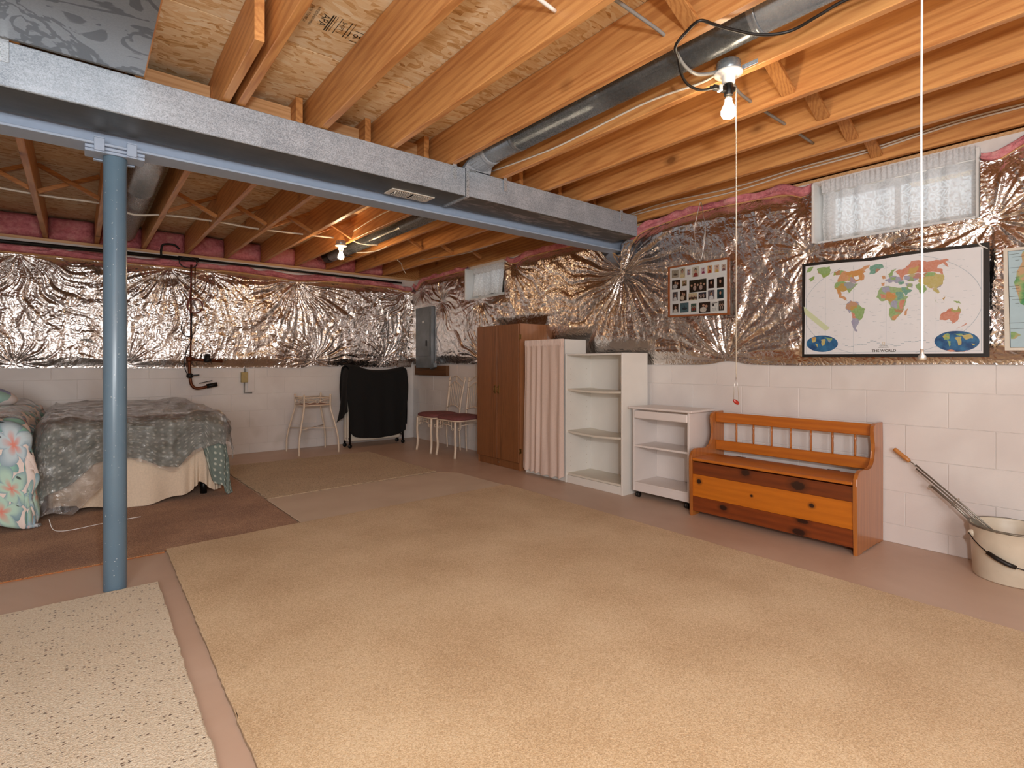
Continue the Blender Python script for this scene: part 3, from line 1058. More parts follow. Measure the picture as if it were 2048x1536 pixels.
def blanket(name, label, axis, s0, s1, zb, zt, pins, D0, crump, csc, holes, ds, seed, press=()):
    n = int((s1 - s0) / ds)
    m = int(1.2 / ds)
    s = np.linspace(s0, s1, n)[:, None] * np.ones((1, m))
    tt = np.linspace(0, 1, m)[None, :] * np.ones((n, 1))
    z = zb(s) + tt * (zt(s) - zb(s))
    P, near = pleat_field(s, z, pins, seed)
    edge = np.clip(np.minimum(tt / .10, (1 - tt) / .08), 0, 1)
    edge = edge * edge * (3 - 2 * edge)
    D = .018 + edge * near * (D0 + .02 * (vnoise(s * 2.2, z * 2.2, seed) - .5)) + P * (.25 + .75 * edge)
    cm = .35 + .65 * vnoise(s * 1.6, z * 1.6, seed + 40)
    D = D + crump * cm * (ridged_crumple(s, z, seed, csc) - .5) * (.35 + .65 * edge)
    keep = np.ones((n - 1, m - 1), bool)
    sc_, zc_ = (s[:-1, :-1] + s[1:, 1:]) / 2, (z[:-1, :-1] + z[1:, 1:]) / 2
    for h in holes:
        keep &= ~((sc_ > h[0]) & (sc_ < h[1]) & (zc_ > h[2]) & (zc_ < h[3]))
        ed = np.maximum(np.maximum(h[0] - s, s - h[1]), np.maximum(h[2] - z, z - h[3]))
        e2 = np.clip(ed / .09, 0, 1)
        D = .055 + (D - .055) * e2
    for p0, p1, pz in press:
        ins = np.clip(np.minimum(np.minimum(s - p0 + .10, p1 + .10 - s), pz + .13 - z) / .18, 0, 1)
        ins = ins * ins * (3 - 2 * ins)
        D = D * (1 - ins) + .004 * ins
    D = np.maximum(D, .003)
    D = np.where(D > .07, .07 + .026 * np.tanh((D - .07) / .026), D)
    D = np.where(D > .088, .088, D) if axis == 'X' else D
    base = XW if axis == 'X' else YW
    V = np.stack([base - D, s, z], -1) if axis == 'X' else np.stack([s, base - D, z], -1)
    loc = (base - .02, (s0 + s1) / 2, 1.1) if axis == 'X' else ((s0 + s1) / 2, base - .02, 1.1)
    th = thing(name, label, 'insulation', loc)
    grid_mesh('foil_facing', V, M_foil, th, keep)
    # kraft flange and pink wool showing along the top edge
    for nm, mt, dz0, dz1, dep, lump in ((('paper_flange', M_paper, -.006, .016, .040, .7), ('wool_edge', M_pink, .012, .085, .072, 1.0)) if axis == 'Y' else (('paper_flange', M_paper, -.004, .008, .022, .9), ('wool_edge', M_pink, .004, .060, .045, 1.3))):
        k = 14
        ss = np.linspace(s0, s1, int((s1 - s0) / .02))
        a = np.linspace(0, np.pi, k)
        S = ss[:, None] * np.ones((1, k))
        A = a[None, :] * np.ones((len(ss), 1))
        zz = zt(S)
        nz = vnoise(S * 7, A * 1.5, seed + 60) - .5
        hgt = (dz1 - dz0) * (.85 + lump * .9 * nz)
        Z = np.minimum(zz + dz0 + hgt * (1 - np.cos(A)) / 2, 2.352)
        DD = .004 + dep * np.sin(A) * (1 + lump * 1.0 * (vnoise(S * 11, A * 1.2, seed + 70) - .5))
        VV = np.stack([base - DD, S, Z], -1) if axis == 'X' else np.stack([S, base - DD, Z], -1)
        kp = np.ones((len(ss) - 1, k - 1), bool)
        for h in holes:
            kp &= ~((S[:-1, :-1] > h[0] - .01) & (S[:-1, :-1] < h[1]) & (h[3] > 2.1))
        if nm == 'wool_edge' and axis == 'X':
            kp &= ~((S[:-1, :-1] > 3.0) & (S[:-1, :-1] < 3.36))
        grid_mesh(nm, VV, mt, th, kp)['kind'] = 'stuff'
    return th


def zb_r(s):
    return 1.082 + .012 * (vnoise(s * 2.5, s * 0, 5) - .5) + .028 * np.exp(-((s - 2.11) / .12) ** 2)


def zt_r(s):
    z = 2.262 + .03 * (vnoise(s * 1.7, s * 0, 8) - .5)
    z = z - .19 * np.exp(-((s - 3.16) / .16) ** 2) - .07 * np.exp(-((s - .60) / .10) ** 2) - .05 * np.exp(-((s - 1.56) / .09) ** 2)
    z = z - .04 * np.exp(-((s - 4.66) / .12) ** 2) + .02 * np.exp(-((s - 2.2) / .5) ** 2) - .10 * np.exp(-((s - 6.95) / .12) ** 2)
    return z


def zb_b(s):
    return 1.040 + .018 * (vnoise(s * 2.2, s * 0, 15) - .5) + .03 * np.exp(-((s - 2.4) / .12) ** 2)


def zt_b(s):
    return 2.165 + .028 * (vnoise(s * 1.5, s * 0, 18) - .5) - .02 * np.exp(-((s - 2.19) / .2) ** 2) - .03 * np.exp(-((s - 3.7) / .12) ** 2)


pins_r = [(3.12, 1.91, .055, .65), (4.68, 2.2, .04, .4), (5.29, 1.86, .04, .3), (5.29, 1.12, .05, .45), (6.2, 1.92, .04, .35), (2.11, 1.13, .05, .5),
          (1.56, 2.17, .03, .2), (1.52, 1.84, .025, .2), (.60, 1.86, .035, .3), (.55, 2.2, .03, .25), (1.06, 1.83, .02, .2), (6.77, 2.14, .03, .3), (.2, 1.12, .03, .3), (4.3, 1.15, .02, .3)]
pins_b = [(-.45, 2.15, .07, .5), (.78, 2.15, .06, .45), (1.18, 2.15, .04, .3), (2.19, 2.13, .08, .6), (2.38, 1.13, .06, .4), (3.68, 2.13, .06, .45), (2.07, 1.15, .025, .2),
          (-.47, 1.08, .035, .3), (3.36, 1.15, .03, .3), (-1.6, 2.15, .04, .4), (.4, 1.08, .03, .25)]
HW1 = (W1[0] - .004, W1[1] + .004, W1[2] - .004, 3)
HW2 = (W2[0] - .004, W2[1] + .004, W2[2] - .004, 3)
HPN = (6.36, 6.84, .9, 1.885)
blanket('insulation_blanket', 'silver foil faced insulation blanket hung along the right wall behind the maps', 'X', -1.0, 7.035, zb_r, zt_r, pins_r, .042, .034, .9, [HW1, HW2, HPN], .0068, 100, [(2.82, 3.52, 1.185), (3.5, 4.09, 1.325), (4.13, 4.89, 1.505)])
blanket('insulation_blanket', 'heavily crinkled silver foil insulation blanket along the back wall above the beds', 'Y', -2.2, 3.80, zb_b, zt_b, pins_b, .036, .052, 1.1, [], .006, 200)

# bright crumpled flap of foil pulled up to the end of the duct
n, m = 40, 16
s = np.linspace(0, 1, n)[:, None] * np.ones((1, m))
tt = np.linspace(0, 1, m)[None, :] * np.ones((n, 1))
wd_ = .055 * (1 - s) + .012
ctrY = 2.99 + .12 * s
V = np.stack([3.735 + .055 * s - .014 * (ridge(s * 7, tt * 3, 77) - .3), ctrY + wd_ * (2 * tt - 1), 2.165 - .245 * s + .012 * (vnoise(s * 9, tt * 5, 78) - .5)], -1)
grid_mesh('foil_flap', V, M_foil, bpy.data.objects['insulation_blanket'])
# pink batts stuffed between the joist ends over the back wall
ordn = ['first', 'second', 'third', 'fourth', 'fifth', 'sixth', 'seventh', 'eighth', 'ninth', 'tenth', 'eleventh', 'twelfth', 'thirteenth', 'fourteenth']
for q, k in enumerate(range(7, -5, -1)):
    a, b_ = JB0 + (k - 1) * JS + .006, JB0 + k * JS - JW - .006
    n, m = 26, 18
    s = np.linspace(0, 1, n)[:, None] * np.ones((1, m))
    tt = np.linspace(0, 1, m)[None, :] * np.ones((n, 1))
    edge = np.minimum(np.minimum(s, 1 - s) * 9, np.minimum(tt, 1 - tt) * 5).clip(0, 1) ** .5
    y = YW + .17 - .13 * edge * (.75 + .5 * vnoise(s * 3.5 + k * 7, tt * 2.5, 300)) + .02 * (vnoise(s * 9 + k, tt * 7, 301) - .5)
    V = np.stack([a + (b_ - a) * s, y, ZJ + .006 + (ZS - ZJ - .03) * tt], -1)
    o = grid_mesh('insulation_batt', V, M_pink)
    md = o.modifiers.new('thickness', 'SOLIDIFY')
    md.thickness = -.02
    tag(o, 'pink fibreglass batt between joist ends above the back wall, %s from the corner' % ordn[q], 'insulation', 'pink batts above the back wall')

# ================================================================== DUCTS, PIPES, CABLES, LAMPS
DY0, DY1, DZ0, DZ1 = 2.862, 3.132, 2.172, 2.349
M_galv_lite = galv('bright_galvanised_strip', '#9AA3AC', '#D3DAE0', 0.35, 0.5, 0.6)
td = thing('trunk_duct', 'long rectangular galvanised steel trunk duct hung under the joists alongside the beam', 'duct', (1.0, 3.0, 2.17))
MB().box(XL + .05, 1.948, DY0, DY1, DZ0, DZ1, .003).build('duct_section', M_galv, td)
mb = MB().box(1.9485, 3.705, DY0 + .004, DY1, DZ0 + .004, DZ1 - .002, .003)
o = mb.build('duct_section', M_galv, td)
# dirty unpainted underside sheets
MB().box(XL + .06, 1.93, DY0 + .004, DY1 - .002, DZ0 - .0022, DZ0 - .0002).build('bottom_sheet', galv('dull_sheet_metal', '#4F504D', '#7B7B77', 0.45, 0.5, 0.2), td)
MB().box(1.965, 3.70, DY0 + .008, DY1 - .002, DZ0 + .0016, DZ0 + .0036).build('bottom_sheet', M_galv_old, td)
MB().box(1.940, 1.962, DY0 - .006, DY0 - .0005, DZ0 - .004, DZ1, .001).box(1.940, 1.962, DY0 - .004, DY1, DZ0 - .008, DZ0 - .0026, .001).build('drive_cleat', M_galv_lite, td)
MB().box(1.9345, 1.9385, DY0 - .0012, DY0 - .0003, DZ0, DZ1 - .001).build('seam_shade', M_dark, td)  # dark strip laid on the face as the seam's shade
MB().box(1.966, 2.02, DY0 + .0005, DY0 + .0035, DZ1 - .012, DZ1 + .003).build('end_flange', M_galv_pipe, td)
for x in (-.225, 1.855, 2.262, 3.49):
    MB().box(x - .014, x + .014, DY0 - .004, DY0 - .0008, DZ1 - .085, ZJ + .03, .0008).build('hanger_strap', M_galv_lite, td)
rg = MB().box(1.497, 1.797, 3.008, 3.145 - .014, DZ0 - .008, DZ0 - .0025, .002)
rg = rg.build('air_register', M_hot, td)
MB().box(1.53, 1.765, 3.028, 3.115, DZ0 - .0090, DZ0 - .0082).build('throat_shade', M_dark, rg)  # flat dark sheet drawn as the shade behind the louvres
for i in range(19):
    x = 1.536 + i * .0124
    if i == 9:
        continue
    MB().box(x, x + .0042, 3.029, 3.114, DZ0 - .0125, DZ0 - .0091).build('louvre', M_hot, rg)
MB().tube([(1.528, 3.03, DZ0 - .010), (1.522, 3.036, DZ0 - .03)], .0025, 6).build('damper_lever', M_hot, rg)

rp = thing('return_air_panel', 'wide water-marked sheet metal panel nailed under the joists at top left', 'panel', (-.6, 1.4, 2.35))
MB().box(-1.15, .222, -.6, 2.835, ZJ - .0045, ZJ - .0015).build('sheet', M_pan, rp)
MB().box(-1.15, .222, 2.8355, 2.855, ZJ - .003, ZJ - .0008).build('edge_fold', M_galv_old, rp)

# round ducts
def pipe_sections(mb, x, z, r, y0, y1, joints):
    ys_ = [y0]
    prof = [(r * .96, y0), (r, y0 + .01)]
    for j in joints:
        prof += [(r, j - .02), (r * 1.03, j - .014), (r * 1.03, j - .006), (r, j), (r * 1.025, j + .004)]
        prof += [(r * 1.0, j + .012)]
    prof += [(r, y1 - .01), (r * .96, y1)]
    mb.lathe(prof, (x, 0, z), 28, 'Y')
    return mb


rd = thing('round_duct', 'dark grey round galvanised duct between joists rising from the trunk duct near the bulb', 'duct', (2.04, 1.5, 2.43))
pipe_sections(MB(), 2.035, 2.445, .084, -2.6, 2.74, [2.45, 1.0]).build('pipe', M_galv_pipe, rd)
MB().lathe([(.0875, 2.70), (.0875, 2.715), (.090, 2.72), (.090, 2.735), (.0875, 2.74)], (2.035, 0, 2.445), 28, 'Y').build('collar', M_galv, rd)
# take-off boot: round at the pipe, rectangular at the duct
b = bmesh.new()
ra, rb_, n = [], [], 24
for k in range(n):
    a = k * 2 * math.pi / n
    ra.append(b.verts.new((2.035 + .086 * math.cos(a), 2.742, 2.445 + .086 * math.sin(a))))
    ca, sa = math.cos(a), math.sin(a)
    mx = max(abs(ca), abs(sa))
    rb_.append(b.verts.new((2.035 + .105 * ca / mx, 2.905 + .06 * (-sa / mx) + .02, 2.3515)))
for k in range(n):
    b.faces.new((ra[k], ra[(k + 1) % n], rb_[(k + 1) % n], rb_[k]))
mb = MB()
mb.b.free()
mb.b = b
mb.build('takeoff_boot', M_galv, rd)

rd = thing('round_duct', 'wide round duct running back between the joists just behind the blue post', 'duct', (.33, 5, 2.44))
pipe_sections(MB(), .372, 2.462, .1, 3.36, 6.86, [3.8, 5.0]).build('pipe', M_galv_old if False else M_galv_pipe, rd)
MB().lathe([(.09, 3.29), (.102, 3.30), (.104, 3.31), (.104, 3.35), (.101, 3.36)], (.372, 0, 2.462), 28, 'Y').build('collar', M_galv, rd)
rd = thing('round_duct', 'thin round duct between the rear joists to the right of the far bulb', 'duct', (2.44, 5, 2.4))
pipe_sections(MB(), 2.405, 2.40, .062, 3.3, 6.45, [5.9, 4.6]).build('pipe', M_galv_pipe, rd)
MB().tube(spline([(2.405, 6.45, 2.40), (2.405, 6.56, 2.40), (2.405, 6.64, 2.42), (2.405, 6.68, 2.50), (2.405, 6.685, 2.585)], 4), .063, 20).build('elbow', M_blackmetal, rd)
MB().box(2.335, 2.475, 6.0, 6.025, 2.331, 2.3365).build('strap', M_blackmetal, rd)

# gas and water pipes on the back wall
gp = thing('gas_pipe', 'long black iron pipe running along the top of the back wall', 'pipe', (1.2, 6.93, 2.26))
MB().tube([(-2.3, 6.945, 2.225), (.9, 6.945, 2.262)], .019, 10).build('pipe', M_iron, gp)
MB().tube([(1.05, 6.945, 2.264), (3.6, 6.95, 2.246)], .013, 10).build('pipe', M_iron, gp)
MB().tube([(.86, 6.945, 2.262), (1.06, 6.945, 2.264)], .025, 10).build('coupling', M_iron, gp)
MB().tube(spline([(.70, 6.93, 2.262), (.70, 6.93, 2.33), (.72, 6.93, 2.39), (.82, 6.93, 2.40), (.87, 6.94, 2.36)], 5), .011, 8).build('riser', M_iron, gp)

wm = thing('water_valve', 'rusty copper water main with shut-off valves on the back wall above the bed', 'pipe', (.98, 6.97, .95))
vy = 6.955
MB().tube([(.985, vy, 2.20), (.982, vy, 1.30), (.975, vy, 1.16)], .009, 8).build('riser', M_copper, wm)
MB().tube([(1.025, vy, 2.20), (1.022, vy, 1.86)], .006, 8).build('riser', M_copper, wm)
MB().tube(spline([(.965, vy, 1.17), (.968, vy, 1.02), (.975, vy, .93), (.99, vy, .85), (1.03, vy, .81), (1.10, vy, .815), (1.2, vy, .84)], 5), .017, 10).build('main_pipe', M_copper, wm)
MB().tube([(.955, vy, 1.14), (1.30, vy, 1.115)], .019, 10).lathe([(.030, 0), (.034, .02), (.034, .05), (.026, .06)], (.965, vy, 1.11), 12).build('branch_pipe', M_copper, wm)
MB().lathe([(.026, 0), (.042, .01), (.042, .03), (.030, .05), (.030, .075), (.012, .085)], (1.145, vy - .01, 1.105), 16).build('meter', M_iron, wm)
MB().lathe([(.02, 0), (.034, .012), (.034, .04), (.02, .055)], (.972, vy, .925), 12).build('valve_body', M_iron, wm)
MB().bar((.99, vy - .03, .955), (1.06, vy - .035, .962), .03, .014).build('valve_handle', M_iron, wm)
MB().tube([(1.14, vy, .83), (1.245, vy, .85)], .026, 10).build('hose_end', M_iron, wm)
MB().bar((1.06, vy - .03, .865), (1.19, vy - .035, .895), .012, .008).build('lever', M_iron, wm)
MB().tube(spline([(.985, vy - .015, 1.35), (.93, vy - .02, 1.2), (.92, vy - .02, 1.05), (.955, vy - .02, .95)], 6), .005, 6).build('ground_wire', M_iron, wm)

cw = thing('cable_coil', 'dark red cable coiled in a loop in front of the back wall foil', 'cable', (1.02, 6.94, 1.72))
pts = [(.99, 6.93, 2.2)] + [(1.02 + (.075 + .006 * math.sin(i)) * math.cos(i * .62 + 2.4), 6.93 - .002 * i % .01, 1.74 + .08 * math.sin(i * .62 + 2.4)) for i in range(22)]
MB().tube(spline(pts, 3), .006, 6).build('coil', plain('red_brown_sheath', '#6B2B20', 0.5), cw)
MB().tube(spline([(.99, 6.932, 1.66), (.985, 6.93, 1.5), (.99, 6.93, 1.36)], 5), .006, 6).build('tail', M_iron, cw)
MB().tube(spline([(.955 + .07 * math.cos(a), 6.93, 1.49 + .1 * math.sin(a)) for a in (2.5, 3.3, 4.1, 4.9, 5.7, 6.4)], 4), .005, 6).build('loop', M_iron, cw)
ct = thing('cable_tangle', 'small black cable loop on the gas pipe above the water valve', 'cable', (.95, 6.9, 2.2))
pts = [(.95 + .085 * math.cos(i * .6), 6.905 - .003 * (i % 3), 2.215 + .06 * math.sin(i * .6)) for i in range(22)]
MB().tube(spline(pts, 3), .006, 6).build('coil', M_rubber, ct)

# meter box and white cover strip on the back wall
mbx = thing('phone_box', 'yellowed plastic junction box with conduit on the back wall, right of the valves', 'box', (1.55, 7.04, .92))
MB().box(1.515, 1.59, 7.015, YW - .002, .862, .986, .004).build('cover', M_yellow, mbx)
MB().lathe([(.006, -.004), (.006, 0)], (1.553, 7.015, .925), 8, 'Y').build('screw', M_steel, mbx)
MB().tube([(1.563, 7.045, .986), (1.563, 7.045, 1.03)], .012, 8).build('conduit', M_greycable, mbx)
MB().tube([(1.555, 7.045, .862), (1.555, 7.045, .735), (1.64, 7.045, .735)], .008, 8).build('conduit', M_greycable, mbx)
MB().box(1.588 + .004, 1.665, 7.035, YW - .002, .745, 1.03, .002).build('backboard', M_blk, mbx)

# electrical panel
eb = tag(MB().box(XW - .05, XW - .002, 6.07, 6.93, .925, 1.062, .002).build('plywood_board', M_ply), 'brown stained plywood board behind the electrical panel in the corner', 'board')
ep = thing('electrical_panel', 'tall grey electrical breaker panel set in the foil near the corner', 'panel', (XW - .06, 6.6, 1.02))
MB().box(XW - .105, XW - .055, 6.375, 6.80, 1.03, 1.875, .004).build('enclosure', M_greypanel, ep)
dr = MB().box(XW - .112, XW - .1055, 6.40, 6.775, 1.19, 1.80, .003).build('door', M_greypanel, ep)
MB().box(XW - .119, XW - .1125, 6.47, 6.505, 1.33, 1.41, .002).build('latch', M_blackmetal, dr)
MB().box(XW - .1135, XW - .1122, 6.56, 6.60, 1.655, 1.685).build('rating_label', M_paperwhite, dr)
MB().bar((XW - .085, 6.40, 1.04), (XW - .085, 6.30, 1.07), .05, .06).build('knockout_box', M_greypanel, ep)

# cables -----------------------------------------------------------
def cable(name, label, pts, r, mat, n=6, sub=6):
    o = MB().tube(spline(pts, sub), r, n).build(name, mat)
    return tag(o, label, 'cable')


cable('cable', 'upper white cable stapled along the last joist by the right wall',
      [(3.855, 3.12, 2.430), (3.855, 2.69, 2.452), (3.857, 2.1, 2.425), (3.857, 1.6, 2.44), (3.857, 1.19, 2.437), (3.857, .76, 2.462), (3.857, .3, 2.452), (3.857, -.8, 2.455)], .0055, M_whitecable)
cable('cable', 'lower white cable stapled along the last joist by the right wall',
      [(3.855, 3.12, 2.418), (3.855, 2.69, 2.416), (3.857, 2.1, 2.393), (3.857, 1.6, 2.418), (3.857, 1.19, 2.420), (3.857, .76, 2.447), (3.857, .3, 2.436), (3.857, -.8, 2.44)], .0055, M_whitecable)
cable('cable', 'white cable running along the joist beside the round duct to the main bulb',
      [(2.227, 2.98, 2.424), (2.227, 2.6, 2.40), (2.227, 2.27, 2.389), (2.227, 1.69, 2.408), (2.226, 1.378, 2.383), (2.222, 1.30, 2.385), (2.215, 1.262, 2.388)], .0055, M_whitecable)
cable('cable', 'grey armoured cable drooping under the round duct into the main bulb box',
      [(1.30, 1.30, 2.45), (1.62, 1.285, 2.425), (1.83, 1.279, 2.408), (1.90, 1.28, 2.375), (1.98, 1.285, 2.340), (2.07, 1.285, 2.337), (2.15, 1.265, 2.36), (2.175, 1.25, 2.372)], .0075, M_greycable)
cable('cable', 'grey armoured cable passing through the joists to the right of the main bulb',
      [(2.25, 1.23, 2.395), (2.42, 1.30, 2.400), (2.64, 1.337, 2.415), (3.07, 1.35, 2.421), (3.46, 1.363, 2.424)], .008, M_greycable)
cable('cable', 'short white cable end poking through the joist at the top centre',
      [(1.10, 1.45, 2.45), (1.25, 1.465, 2.443), (1.414, 1.479, 2.435)], .008, M_rope)
cable('cable', 'white flat cable threaded through the rear joists behind the post',
      [(-1.6, 5.45, 2.40), (-.8, 5.46, 2.40), (-.2, 5.49, 2.39), (.16, 5.50, 2.395), (.36, 5.5, 2.345), (.6, 5.52, 2.385), (1.0, 5.55, 2.40), (1.3, 5.57, 2.395), (1.7, 5.55, 2.40), (2.05, 5.45, 2.39)], .009, M_whitecable)
cable('cable', 'short white cable end curling beyond the far bulb', [(2.2, 5.40, 2.40), (2.26, 5.37, 2.36), (2.34, 5.30, 2.335), (2.42, 5.2, 2.325)], .006, M_whitecable)
cable('cable', 'thin white cable along the rear joist above the far bulb', [(2.158, 5.2, 2.43), (2.158, 4.6, 2.46), (2.157, 4.0, 2.45), (2.157, 3.4, 2.47)], .005, M_whitecable)
cable('cable', 'white cable loop over the thin round duct in the back corner', [(2.42, 5.75, 2.333), (2.50, 5.6, 2.325), (2.57, 5.45, 2.34), (2.60, 5.2, 2.38)], .006, M_whitecable)
cable('cable', 'thin white cable dangling from the joists near the back corner', [(3.0, 5.9, 2.345), (3.1, 6.0, 2.33), (3.2, 6.15, 2.30), (3.27, 6.2, 2.25)], .005, M_whitecable)
cable('cable', 'thin wires tangled under the last rear joists near the small window', [(3.2, 5.7, 2.34), (3.3, 5.5, 2.35), (3.42, 5.1, 2.345), (3.47, 4.6, 2.37)], .004, M_wire)
cable('extension_cord', 'black extension cord looping over the round duct to the main bulb socket',
      [(2.10, .50, 2.353), (2.063, .70, 2.349), (2.055, .79, 2.335), (2.052, .89, 2.325), (1.983, .968, 2.322), (1.89, 1.03, 2.335), (1.825, 1.06, 2.342), (1.765, 1.085, 2.345),
       (1.775, 1.144, 2.338), (1.785, 1.20, 2.312), (1.895, 1.262, 2.332), (1.952, 1.285, 2.300), (2.005, 1.287, 2.272), (2.066, 1.265, 2.260), (2.122, 1.224, 2.272)], .0058, M_rubber, 8)

# lamps --------------------------------------------------------------
def bulb_prof(r, h):
    """A-shape bulb hanging down; profile from neck to tip"""
    P = [(.44, 0), (.46, .10), (.55, .25), (.78, .42), (.97, .58), (1.0, .68), (.93, .82), (.72, .93), (.40, .985), (.0, 1.0)]
    return [(a * r, -b_ * h) for a, b_ in P]


def lamp(label, x, y, ztop, adapter, mat, strap):
    L = thing('ceiling_lamp', label, 'lamp', (x, y, ztop))
    z = ztop
    MB().lathe([(.0, z), (.046, z), (.05, z - .004), (.05, z - .044), (.048, z - .046)], (x, y, 0), 28).build('junction_box', M_galv_pipe, L)
    z -= .0465
    MB().lathe([(.058, z), (.060, z - .003), (.058, z - .009), (.040, z - .014), (.029, z - .018), (.027, z - .045), (.024, z - .049)], (x, y, 0), 32).build('lampholder', M_porcelain, L)
    z -= .0495
    if strap:
        MB().box(x + .03, x + .055, y - .115, y - .045, ztop - .042, ztop - .022, .001).build('mounting_strap', M_galv, L)
    if adapter:
        ad = MB().lathe([(.017, z), (.019, z - .004), (.019, z - .048), (.016, z - .052)], (x, y, 0), 20)
        ad.bar((x - .016, y + .006, z - .026), (x - .034, y + .013, z - .026), .022, .024, (0, 0, 1), .002)
        ad.bar((x + .016, y - .006, z - .02), (x + .030, y - .012, z - .02), .018, .02, (0, 0, 1), .002)
        ad.build('socket_adapter', M_blackmetal, L)
        z -= .0525
    MB().lathe([(.0135, z + .002), (.0135, z - .012)], (x, y, 0), 16).build('bulb_cap', M_steel, L)
    z -= .0125
    bo = MB().lathe(bulb_prof(.031, .085), (x, y, z), 28).build('bulb', mat, L)
    return L, z


BX, BY = 2.202, 1.214
L1, bz = lamp('bare white bulb in a porcelain holder under a steel box, hanging by the round duct', BX, BY, 2.405, True, M_bulb_main, True)
L2, bz2 = lamp('far bare bulb glowing orange under the rear joists behind the beam', 2.105, 5.40, 2.358, False, M_bulb_far, False)

pg = thing('plug', 'black plug with a white band pushed into the side of the main bulb socket', 'plug', (2.15, 1.22, 2.283))
pa = Vector((BX - .0345, BY + .0132, 2.283))
d_ = (Vector((-.018, .007, 0))).normalized()
MB().bar(pa + d_ * .001, pa + d_ * .016, .024, .026, (0, 0, 1), .002).build('band', M_paperwhite, pg)
MB().bar(pa + d_ * .0165, pa + d_ * .045, .02, .022, (0, 0, 1), .004).tube([pa + d_ * .044, pa + d_ * .058], [.007, .0045], 8).build('plug_body', M_rubber, pg)

pc = thing('pull_chain', 'thin ball chain hanging from the main bulb to a red pendant above the bench', 'chain', (BX, BY, .9))
cx_, cy_ = BX + .024, BY - .022
b = MB()
b.tube([(BX + .0185, BY - .0075, 2.30), (cx_, cy_, 2.29), (cx_, cy_, 1.03)], .0012, 5)
for i in range(230):
    z = 2.285 - i * .0054
    bmesh.ops.create_icosphere(b.b, subdivisions=1, radius=.0024, matrix=Matrix.Translation((cx_, cy_, z)))
b.build('ball_chain', M_bead, pc)
r_ = Vector((.7765, -.630, 0))
q = Vector((cx_, cy_, 1.03))
MB().tube([q, q - r_ * .008 + Vector((0, 0, -.035)), q - r_ * .011 + Vector((0, 0, -.1))], .0011, 5) \
    .tube([q, q + r_ * .007 + Vector((0, 0, -.035)), q + r_ * .013 + Vector((0, 0, -.115))], .0011, 5).build('wire_loop', M_wire, pc)
b = MB()
bmesh.ops.create_uvsphere(b.b, u_segments=16, v_segments=10, radius=1.0, matrix=Matrix.Translation(q + Vector((0, 0, -.108))) @ Matrix.Rotation(R(-39), 4, 'Z') @ Matrix.Rotation(R(38), 4, 'Y') @ Matrix.Diagonal((.0165, .006, .0085, 1)))
b.build('pendant', M_red, pc, True)

wc = thing('hanging_cord', 'long white pull cord hanging in front of the world map', 'cord', (1.438, .343, 1.1))
rx, ry = 1.438, .343
MB().tube(spline([(rx, ry, ZJ - .004), (rx + .001, ry, 2.0), (rx - .002, ry + .001, 1.6), (rx, ry, 1.3), (rx - .001, ry, 1.118)], 8), .0021, 8).build('cord', M_rope, wc)
MB().lathe([(.0034, 1.122), (.0034, 1.112), (.0075, 1.106), (.008, 1.099), (.004, 1.097)], (rx - .001, ry, 0), 14).build('cord_tip', M_wire, wc)
MB().tube([(rx, ry, ZJ - .002), (rx, ry, ZJ + .0)], .006, 8).build('eye_screw', M_steel, wc)

# ================================================================== FLOOR COVERINGS
def rug(name, label, poly, z0, th, mat, edge_mat=None, wob=.004, seed=0, round_=.004):
    """flat covering with a slightly wavy cut edge"""
    P = []
    n = len(poly)
    for i in range(n):
        a, b_ = np.array(poly[i], float), np.array(poly[(i + 1) % n], float)
        L = np.linalg.norm(b_ - a)
        k = max(2, int(L / .03))
        nrm = np.array([-(b_ - a)[1], (b_ - a)[0]]) / L
        for j in range(k):
            q = a + (b_ - a) * j / k
            f = min(1, min(j, k - j) / 3)
            off = (vnoise(np.array([j * 1.7 + i * 20.0]), np.array([0.0]), seed)[0] - .5) * wob * 2 * f
            P.append(q + nrm * off)
    b = bmesh.new()
    lo = [b.verts.new((p[0], p[1], z0)) for p in P]
    md = [b.verts.new((p[0], p[1], z0 + th - round_)) for p in P]
    ctr = np.mean(P, axis=0)
    hi = [b.verts.new((p[0] + (ctr - p)[0] * round_ / max(.3, np.linalg.norm(ctr - p)), p[1] + (ctr - p)[1] * round_ / max(.3, np.linalg.norm(ctr - p)), z0 + th)) for p in P]
    m = len(P)
    top = b.faces.new(hi)
    for k in range(m):
        f = b.faces.new((lo[k], lo[(k + 1) % m], md[(k + 1) % m], md[k]))
        f.material_index = 1 if edge_mat else 0
        b.faces.new((md[k], md[(k + 1) % m], hi[(k + 1) % m], hi[k]))
    bmesh.ops.triangulate(b, faces=[top])
    bmesh.ops.recalc_face_normals(b, faces=b.faces[:])
    me = bpy.data.meshes.new(name)
    b.to_mesh(me)
    b.free()
    o = link(name, me, [mat, edge_mat] if edge_mat else mat)
    return tag(o, label, 'rug')


